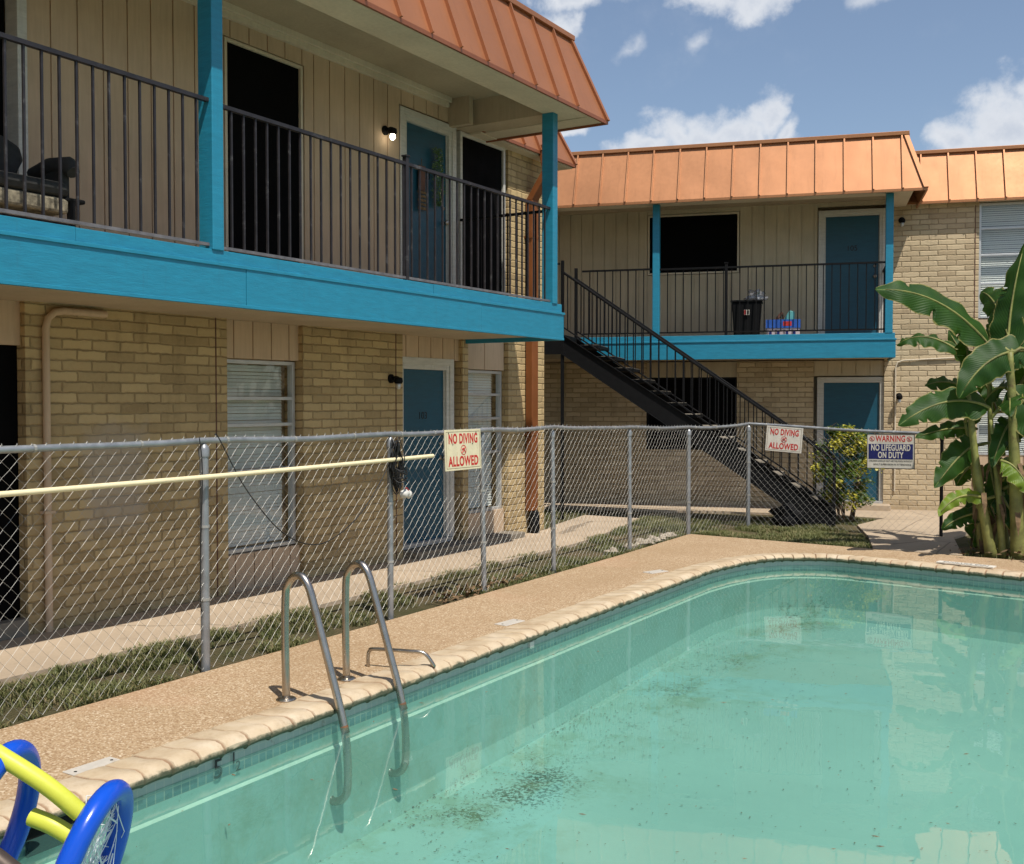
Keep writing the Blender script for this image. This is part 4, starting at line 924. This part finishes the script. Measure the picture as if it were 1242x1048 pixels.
t=MB().tube(cm3([Vector((-4.485,5.50,0)),Vector((-4.485,5.50,.07)),Vector((-4.475,5.505,.105)),Vector((-4.44,5.51,.12)),Vector((-4.2,5.56,.125)),Vector((-4.10,5.60,.115)),Vector((-4.04,5.63,.03))],5),.012,10).build('grab_bar','chrome',None,True)
tag(t,'low bent steel bar across the coping beyond the ladder rails','bar')
t=thing('corner_handrail','dull brown steel handrail end at the lower left corner','handrail',(-2.45,1.15,-.035))
MB().tube(cm3([Vector((0,0,.03)),Vector((0,0,.74)),Vector((.1,.05,.87)),Vector((.25,.12,.88)),Vector((.45,.23,.74)),Vector((.85,.55,.1)),Vector((.95,.63,-.2))],6),.021,12).build('rail_tube','brownrail',t,True)
MB().lathe((0,0,.0),[(.06,0),(.05,.014),(.03,.02)],16).build('rail_flange','chrome',t,'a')

# ------------------------------------------------------------------ noodle float
t=thing('pool_float','floating seat of two blue foam hoops joined by yellow noodles with white netting','pool float',(-3.4,2.6,-.10))
def hoop(c,ry,rz_,tilt,r,yaw=0):
    pts=[]
    for k in range(40):
        a=2*PI*k/40; u,v=ry*math.cos(a),rz_*math.sin(a)
        x=v*math.sin(tilt); y=u; z=v*math.cos(tilt); X=x*math.cos(yaw)-y*math.sin(yaw); Y=x*math.sin(yaw)+y*math.cos(yaw)
        pts.append((c[0]+X,c[1]+Y,c[2]+z))
    return pts
h2=hoop((-.035,-.05,.08),.235,.32,R(17),.043,R(27)); h1=hoop((-.39,-.20,.225),.235,.305,R(15),.043,R(26))
for h in (h1,h2):
    o=MB().tube(h,.043,16,closed=True).build('foam_hoop','bluefoam',t,True)
m=MB()
MB().tube(cm3([Vector((-.506,-.247,.594)),Vector((-.33,-.238,.553)),Vector((-.151,-.139,.427)),Vector((-.05,-.06,.31))],6),.034,14).build('yellow_noodle','yellowfoam',t,'a')
MB().tube(cm3([Vector((-.229,-.14,.287)),Vector((-.15,-.107,.259)),Vector((-.08,-.06,.205))],6),.034,14).build('yellow_noodle','yellowfoam',t,'a')
# netting inside the near hoop and trailing to the far one
m=MB(); rn=random.Random(3)
for i in range(90):
    a=rn.uniform(0,2*PI); b_=a+rn.uniform(1.2,5); p=Vector(h2[int(a/2/PI*40)%40]); q=Vector(h2[int(b_/2/PI*40)%40]); 
    if p.z>.36 or q.z>.40: continue
    mid=(p+q)/2+Vector((rn.uniform(-.12,.06),rn.uniform(-.05,.05),rn.uniform(-.10,.06))); m.tube([p,p.lerp(mid,.5)+Vector((rn.uniform(-.02,.02),rn.uniform(-.02,.02),rn.uniform(-.02,.02))),mid,mid.lerp(q,.5)+Vector((rn.uniform(-.02,.02),0,rn.uniform(-.02,.02))),q],.0018 if i%4 else .004,4)
m.build('netting','net',t)

# ------------------------------------------------------------------ stones
rs=random.Random(5)
sp_=[(-5.50,11.20,.07),(-5.47,11.62,.075),(-5.52,11.82,.055),(-5.50,12.02,.08),(-5.50,12.22,.06),(-5.53,12.42,.075),(-5.50,12.62,.06),(-5.52,12.80,.08),(-5.50,12.98,.06)]
for i,(x,y,r) in enumerate(sp_):
    m=MB(); m.ell((0,0,r*.3),(r,r*1.15,r*.75),14,10,.9,i*7.3); o=m.build('stone',M['stone'],None,'a'); o.location=(x,y,-.03); o.rotation_euler=(0,0,rs.uniform(0,3))
    tag(o,'pale rubble stone in the short row at the fence foot near the deck corner','stone','pale stones along the fence foot')

# ------------------------------------------------------------------ yellow-green bush
def bush(loc):
    t=thing('shrub','yellow and green leafy shrub in front of the far ground floor teal door','shrub',loc)
    rb=random.Random(11); st=MB(); G=MB(); Yl=MB(); tips=[]
    for i in range(13):
        a=rb.uniform(0,2*PI); r=rb.uniform(.03,.14); sp=rb.uniform(.12,.42); h=rb.uniform(.7,1.35)
        p0=Vector((r*math.cos(a),r*math.sin(a),0)); p1=p0+Vector((sp*.4*math.cos(a),sp*.4*math.sin(a),h*.5)); p2=p0+Vector((sp*math.cos(a+.3),sp*math.sin(a+.3),h)); P=cm3([p0,p1,p2],4); st.tube(P,[.012-.008*k/(len(P)-1) for k in range(len(P))],5); tips.append((P,a))
        for k in range(7):
            q=P[3+k%(len(P)-3)]; d=Vector((rb.gauss(0,1),rb.gauss(0,1),rb.uniform(0,1))).normalized()*rb.uniform(.1,.22); st.tube([q,q+d],[.005,.002],4)
    st.build('stems','twig',t)
    clumps=[]
    for i in range(120):
        z=rb.uniform(.28,1.38); wdt=.12+.36*math.sin(min(1,max(0,(z-.15)/1.25))*PI)**.7; a=rb.uniform(0,2*PI); r=wdt*rb.uniform(.45,1)
        clumps.append((Vector((r*math.cos(a),r*math.sin(a),z)),rb.uniform(.07,.13),rb.random()<(.16+.42*(z/1.36)*(math.sin(a)<.3))))
    for c,r,yl in clumps:
        for k in range(80):
            d=Vector((rb.gauss(0,1),rb.gauss(0,1),rb.gauss(0,.7))); d.normalize(); p=c+d*r*rb.random()**.4; l=rb.uniform(.028,.055); n=Vector((rb.gauss(0,.6),rb.gauss(0,.6),1)).normalized(); u=n.orthogonal().normalized(); u.rotate(Matrix.Rotation(rb.uniform(0,6.3),3,n)); v=n.cross(u)*l*.42; u=u*l
            (Yl if (yl and rb.random()<.85) or rb.random()<.06 else G).quad(p,p+u*.5+v,p+u,p+u*.5-v)
    G.build('green_foliage','bush',t); Yl.build('yellow_foliage','bushy',t)
bush((-4.02,16.0,-.03))

# ------------------------------------------------------------------ banana clump
T=thing('banana_plant','tall clump of banana stems with broad green leaves at the right edge','banana plant',(-1.6,13.4,0))
o0=Vector((-1.6,13.4,0)); rb=random.Random(21)
stems=[((-1.69,13.19,-.04),(-1.93,13.0,1.82),.085),((-1.42,13.21,-.04),(-1.52,13.10,2.30),.105),((-1.75,13.9,-.04),(-1.80,13.6,2.2),.07),((-1.62,13.62,-.04),(-1.48,13.64,1.70),.07),((-1.27,13.68,-.04),(-1.27,13.66,2.4),.08),((-1.52,13.35,-.04),(-1.66,13.32,1.3),.05),((-1.05,13.4,-.04),(-.95,13.45,2.0),.07),((-1.58,13.22,-.04),(-1.72,13.15,1.55),.06),((-1.82,13.35,-.04),(-2.02,13.4,1.5),.05)]
for b_,e,r in stems:
    b_=Vector(b_)-o0; e=Vector(e)-o0; mid=(b_+e)/2+Vector((rb.uniform(-.04,.04),rb.uniform(-.04,.04),0)); P=cm3([b_,mid,e],7); n=len(P)
    m=MB(); m.tube(P,[r*(.80-.50*k/(n-1))*(1+.05*math.sin(k*1.9)) for k in range(n)],12)
    o=m.build('stem','pstem',T,True)
    # dry sheaths hanging off the lower stem
    for k in range(5):
        m=MB(); a=rb.uniform(0,2*PI); z=rb.uniform(.15,1.0)*(e.z)*.7; c=b_.lerp(e,z/max(e.z,.1)); d=Vector((math.cos(a),math.sin(a),0)); s_=Vector((-d.y,d.x,0))*.028
        q0=c+d*r*.8; q1=c+d*(r+.03)+Vector((0,0,-.12)); q2=c+d*(r+.05)+Vector((0,0,-.28)); b0=len(m.v); m.v+=[tuple(v) for v in (q0-s_,q0+s_,q1-s_*.9,q1+s_*.9,q2)]; m.f+=[(b0,b0+1,b0+3,b0+2),(b0+2,b0+3,b0+4)]
        m.build('dry_sheath','mulch',o)
def bleaf(base,ctrl,tip,width,mat='banana',seed=0,stem=None,fold=.35,roll=0):
    r_=random.Random(seed); b_=Vector(base)-o0; c=Vector(ctrl)-o0; t_=Vector(tip)-o0; n=48; m=8
    B2=lambda s:(b_*(1-s)**2+c*2*s*(1-s)+t_*s*s)
    mb=MB(); mb.uv=[]; wv=r_.uniform(0,6)
    tears=[(r_.uniform(.15,.9),r_.choice((-1,1)),r_.uniform(.25,.7)) for _ in range(4)]
    for i in range(n+1):
        s=i/n; p=B2(s); d=(B2(min(1,s+.02))-B2(max(0,s-.02))).normalized(); side=d.cross(Vector((0,0,1)))
        if side.length<.15: side=Vector((.8,.5,0))
        side.normalize(); side.rotate(Matrix.Rotation(roll,3,d)); up=side.cross(d).normalized()
        w_=width*.5*(min(1,(s/.13))**.6)*(max(0,1-((s-.35)/.65)**2.4) if s>.35 else 1)**.75
        for j in range(m+1):
            q=(j/m)*2-1; ww=w_*(1+.05*math.sin(s*37+wv+q*3))
            for (ts,sd,dp) in tears:
                if sd*q>0 and abs(s-ts)<.011 and abs(q)>1-dp: ww*=1-.6*(abs(q)-(1-dp))/dp
            drop=-abs(q)**1.3*w_*fold*(1+.5*s)+.020*math.sin(s*26+wv+sd)*abs(q)
            v=p+side*(q*ww)+up*drop; mb.v.append(tuple(v)); mb.uv.append((s,q))
    for i in range(n):
        for j in range(m):
            a=i*(m+1)+j; mb.f.append((a,a+1,a+m+2,a+m+1))
    o=mb.build('leaf',mat,T,True)
    pm=MB(); P=[B2(k/12) for k in range(12)]
    if stem is not None:
        sv=Vector(stem)-o0; P=[sv,sv.lerp(P[0],.5)+Vector((0,0,.05))]+P
    pm.tube(P,[.022-.017*k/(len(P)-1) for k in range(len(P))],6); pm.build('midrib','pstem',o,True)
RL={0:1.05,4:1.15,6:1.0,8:1.2}
LV=[((-1.75,13.26,2.38),(-2.23,12.88,3.07),(-2.83,12.39,3.0),.42),((-2.12,13.62,2.33),(-2.51,13.51,2.66),(-2.81,13.44,2.43),.30),((-1.56,13.26,2.28),(-1.58,13.38,2.85),(-1.44,13.61,3.56),.40),
((-2.11,13.28,2.58),(-1.95,13.32,2.48),(-1.99,13.22,1.91),.26),((-1.33,13.28,2.32),(-1.75,12.91,2.36),(-1.97,12.64,1.78),.38),((-1.95,13.47,1.84),(-2.2,13.33,2.06),(-2.43,13.18,1.93),.28),
((-1.73,13.14,1.68),(-2.11,12.79,1.91),(-2.56,12.38,1.48),.36),((-1.91,13.49,1.43),(-2.2,13.37,1.48),(-2.54,13.21,1.32),.20),((-1.87,13.27,1.25),(-1.98,13.09,1.25),(-2.25,12.79,.77),.30),
((-1.75,13.09,.65),(-2.02,12.81,.8),(-2.17,12.59,.47),.16),((-1.79,13.41,.46),(-2.03,13.2,.47),(-2.2,13.04,.28),.20),((-1.96,13.91,1.03),(-2.09,13.83,.93),(-2.17,13.77,.73),.20),
((-1.83,13.63,.66),(-1.93,13.44,.47),(-1.87,13.35,.05),.26),((-1.77,13.72,2.45),(-1.82,13.76,2.74),(-1.65,13.93,2.79),.22),((-1.51,13.39,1.82),(-1.05,13.82,2.76),(-.74,14.15,3.53),.42),
((-1.41,13.23,2.18),(-1.01,13.37,2.36),(-.37,13.62,1.9),.42),((-1.52,13.15,1.91),(-1.23,13.15,1.63),(-.97,13.11,.91),.40),((-1.59,13.08,1.08),(-1.42,13.07,1.08),(-1.28,13.02,.72),.30),
((-1.61,13.29,.69),(-1.51,13.23,.51),(-1.34,13.21,.25),.28),((-1.76,13.45,1.05),(-1.7,13.36,.78),(-1.6,13.28,.31),.26),((-1.76,14.05,1.62),(-1.85,14.06,1.92),(-2.04,14.02,2.22),.20),
((-1.48,13.63,1.44),(-1.28,13.76,1.63),(-.87,14.0,1.24),.35),((-1.85,14.01,2.12),(-2.13,14.02,2.22),(-2.33,14.09,2.63),.20),
((-1.6,13.5,1.9),(-1.75,13.6,2.0),(-2.05,13.7,1.4),.3),((-1.45,13.5,1.3),(-1.6,13.7,1.5),(-1.85,13.8,.9),.3),((-1.55,13.6,.9),(-1.62,13.7,1.0),(-1.75,13.6,.3),.26),((-1.4,13.4,1.0),(-1.3,13.3,1.1),(-1.1,13.1,.5),.28),((-1.5,13.4,1.5),(-1.55,13.2,1.6),(-1.68,12.95,1.0),.22),((-1.35,13.5,.8),(-1.42,13.4,.8),(-1.5,13.2,.2),.2),((-1.5,13.2,2.3),(-1.7,13.5,3.0),(-2.0,14.3,3.1),.36),((-1.25,13.6,2.4),(-.9,13.2,3.1),(-.5,12.6,3.0),.4),((-.95,13.45,2.0),(-.6,13.6,2.6),(.1,13.8,2.3),.38),((-1.2,13.7,2.4),(-1.1,13.9,3.0),(-.9,14.6,3.4),.4),((-1.55,13.3,1.7),(-1.5,13.0,1.9),(-1.45,12.55,1.6),.25)]
for i,(b_,c,t_,w_) in enumerate(LV):
    best=min(stems,key=lambda s:(Vector(s[1])-Vector(b_)).length+ (0 if s[1][2]<=b_[2]+.6 else 1)); e=Vector(best[1]); bs=Vector(best[0]); zz=min(e.z,b_[2]-.05); f=max(0.05,(zz-bs.z)/(e.z-bs.z)); st=bs.lerp(e,min(1,f))
    bleaf(b_,c,t_,w_*1.12,'bananayoung' if i in (9,17) else 'mulch' if i in (25,28) else 'banana',100+i,tuple(st),fold=.22,roll=(0 if i in (2,3,13) else (1 if t_[0]>b_[0] else -1)*(RL.get(i) or rb.uniform(.5,1.1))))
# leaf litter at the foot
mb=MB()
for i in range(160):
    x=rb.gauss(-1.5,.3); y=rb.gauss(13.35,.22); a=rb.uniform(0,2*PI); l=rb.uniform(.03,.12); d=Vector((math.cos(a)*l,math.sin(a)*l,rb.uniform(-.01,.05))); n=Vector((-math.sin(a),math.cos(a),.3))*l*.25; p=Vector((x,y,rb.uniform(.0,.07))); mb.quad(p,p+d*.5+n,p+d,p+d*.5-n)
tag(mb.build('dead_leaves','mulch'),'brown dead leaves heaped at the foot of the banana clump','dead leaves',kind='stuff')
mb=MB()
for i in range(260):
    y=rb.uniform(7.6,9.2); x=-5.42+rb.gauss(0,.05)-.04*abs(y-8.3); a=rb.uniform(0,2*PI); l=rb.uniform(.02,.07); d=Vector((math.cos(a)*l,math.sin(a)*l,rb.uniform(0,.05))); n=Vector((-math.sin(a),math.cos(a),.3))*l*.3; p=Vector((x,y,rb.uniform(-.03,.05))); mb.quad(p,p+d*.5+n,p+d,p+d*.5-n)
tag(mb.build('dead_leaves','mulch'),'dry brown leaves caught along the fence foot beside the deck','dead leaves',kind='stuff')

# ------------------------------------------------------------------ world
SUN=Vector((.43,-.26,1)).normalized(); el=math.asin(SUN.z); az=math.atan2(SUN.x,SUN.y)
w=bpy.data.worlds.new('World'); sc.world=w; w.use_nodes=True; t=NT(w); t.n.clear()
out=t.new('ShaderNodeOutputWorld'); bg=t.new('ShaderNodeBackground'); sky=t.new('ShaderNodeTexSky',sky_type='NISHITA'); sky.sun_disc=False; sky.sun_elevation=el; sky.sun_rotation=az; sky.air_density=1.0; sky.dust_density=.6; sky.ozone_density=1.6
bg.inputs[1].default_value=.100
d=t.new('ShaderNodeTexCoord').outputs['Generated']; s=t.sep(d)
azn=t.math('ARCTAN2',s[0],s[1]); hyp=t.math('SQRT',t.math('ADD',t.math('MULTIPLY',s[0],s[0]),t.math('MULTIPLY',s[1],s[1]))); eln=t.math('ARCTAN2',s[2],hyp)
wn=t.new('ShaderNodeTexNoise'); wn.inputs['Scale'].default_value=17; wn.inputs['Detail'].default_value=5; t.link(d,wn.inputs['Vector']); ws=t.sep(wn.outputs['Color'])
A_=t.math('ADD',t.math('MULTIPLY',azn,57.2958),t.math('MULTIPLY_ADD',ws[0],5.0,-2.5)); E_=t.math('ADD',t.math('MULTIPLY',eln,57.2958),t.math('MULTIPLY_ADD',ws[1],3.2,-1.6))
blobs=[(-24.6,13.0,1.5,.9),(-22.9,13.6,1.8,1.4),(-21.3,13.5,2.0,1.5),(-19.9,13.7,1.5,1.5),(-18.4,14.2,1.1,1.6),(-17.2,13.1,1.1,1.0),(-20.5,12.4,5.2,1.0),
 (-8.3,12.5,1.8,1.2),(-6.6,13.2,1.8,1.9),(-5.2,13.6,2.0,2.2),(-2.5,13.5,3,2.4),
 (-21,20,1.8,1.0),(-18.8,19.8,1.9,1.1),(-17.2,20.2,1.2,.8),(-29,20.6,2.0,1.1),(-30,19.2,1.4,.9),(-28.5,14.0,1.7,.5),(-26.3,20.2,.9,.5),
 (-14,30,5,3),(-30,33,6,4),(5,20,7,4),(20,25,9,5),(40,15,12,5),(-60,18,10,4),(-80,30,12,6),(100,20,16,7),(160,25,18,8),(-140,25,16,7),(0,45,10,5)]
f=None
for (a,e,ra,re_) in blobs:
    x=t.math('DIVIDE',t.math('SUBTRACT',A_,a),ra); y=t.math('DIVIDE',t.math('SUBTRACT',E_,e),re_)
    dd=t.math('SUBTRACT',1,t.math('SQRT',t.math('ADD',t.math('MULTIPLY',x,x),t.math('MULTIPLY',y,y)))); f=dd if f is None else t.math('SMOOTH_MAX',f,dd,.25)
nz=t.noise(d,26,8,.62); nz2=t.noise(d,90,5,.6)
f=t.math('ADD',f,t.math('MULTIPLY',t.math('SUBTRACT',nz,.5),1.7)); f=t.math('ADD',f,t.math('MULTIPLY',t.math('SUBTRACT',nz2,.5),.35))
mask=t.smooth(f,-.12,.7)
fw_=None
for (a,e,ra,re_) in [(-25.3,17.75,1.1,.7),(-21.6,17.8,1.1,.55),(-28.1,15.8,.8,1.0),(-26.5,20.3,1.6,1.0),(-17.0,20.3,2,.8),(-13,20,2,.6),(-17.2,13.6,1.0,.8)]:
    x=t.math('DIVIDE',t.math('SUBTRACT',A_,a),ra); y=t.math('DIVIDE',t.math('SUBTRACT',E_,e),re_)
    dd=t.math('SUBTRACT',1,t.math('SQRT',t.math('ADD',t.math('MULTIPLY',x,x),t.math('MULTIPLY',y,y)))); fw_=dd if fw_ is None else t.math('MAXIMUM',fw_,dd)
fw_=t.math('ADD',fw_,t.math('MULTIPLY',t.math('SUBTRACT',nz,.5),2.2)); mask=t.math('MAXIMUM',mask,t.math('MULTIPLY',t.smooth(fw_,.0,1.3),.6))
soft=t.smooth(t.noise(d,7,6,.6),.52,.9); mask=t.math('MAXIMUM',mask,t.math('MULTIPLY',soft,.35))
shade=t.smooth(t.math('ADD',f,t.math('MULTIPLY',nz2,.5)),.2,1.6)
cc=t.mix(shade,(6.2,6.35,6.6),(4.2,4.6,5.3))
skc=t.mix(.22,sky.outputs[0],(1.7,1.85,2.1))
t.link(t.mix(mask,skc,cc),bg.inputs[0]); t.link(bg.outputs[0],out.inputs[0])
sl=bpy.data.lights.new('sun','SUN'); sl.energy=3.9; sl.angle=R(.53); sl.color=(1,.95,.87); so=bpy.data.objects.new('sun',sl); COL.objects.link(so); so.rotation_euler=SUN.to_track_quat('Z','Y').to_euler()

# ------------------------------------------------------------------ camera
cam=bpy.data.cameras.new('camera'); co=bpy.data.objects.new('camera',cam); COL.objects.link(co); sc.camera=co
co.location=(0,0,1.75); pitch=math.atan(37/1300); co.rotation_euler=(R(90)-pitch,0,R(31.5)); cam.sensor_fit='HORIZONTAL'; cam.sensor_width=36; cam.lens=36*1300/1242; cam.clip_start=.05; cam.clip_end=1000
sc.view_settings.view_transform='Standard'; sc.view_settings.look='None'; sc.view_settings.exposure=.45; sc.view_settings.gamma=1
sc.render.engine='CYCLES'; sc.cycles.transparent_max_bounces=16; sc.cycles.max_bounces=8
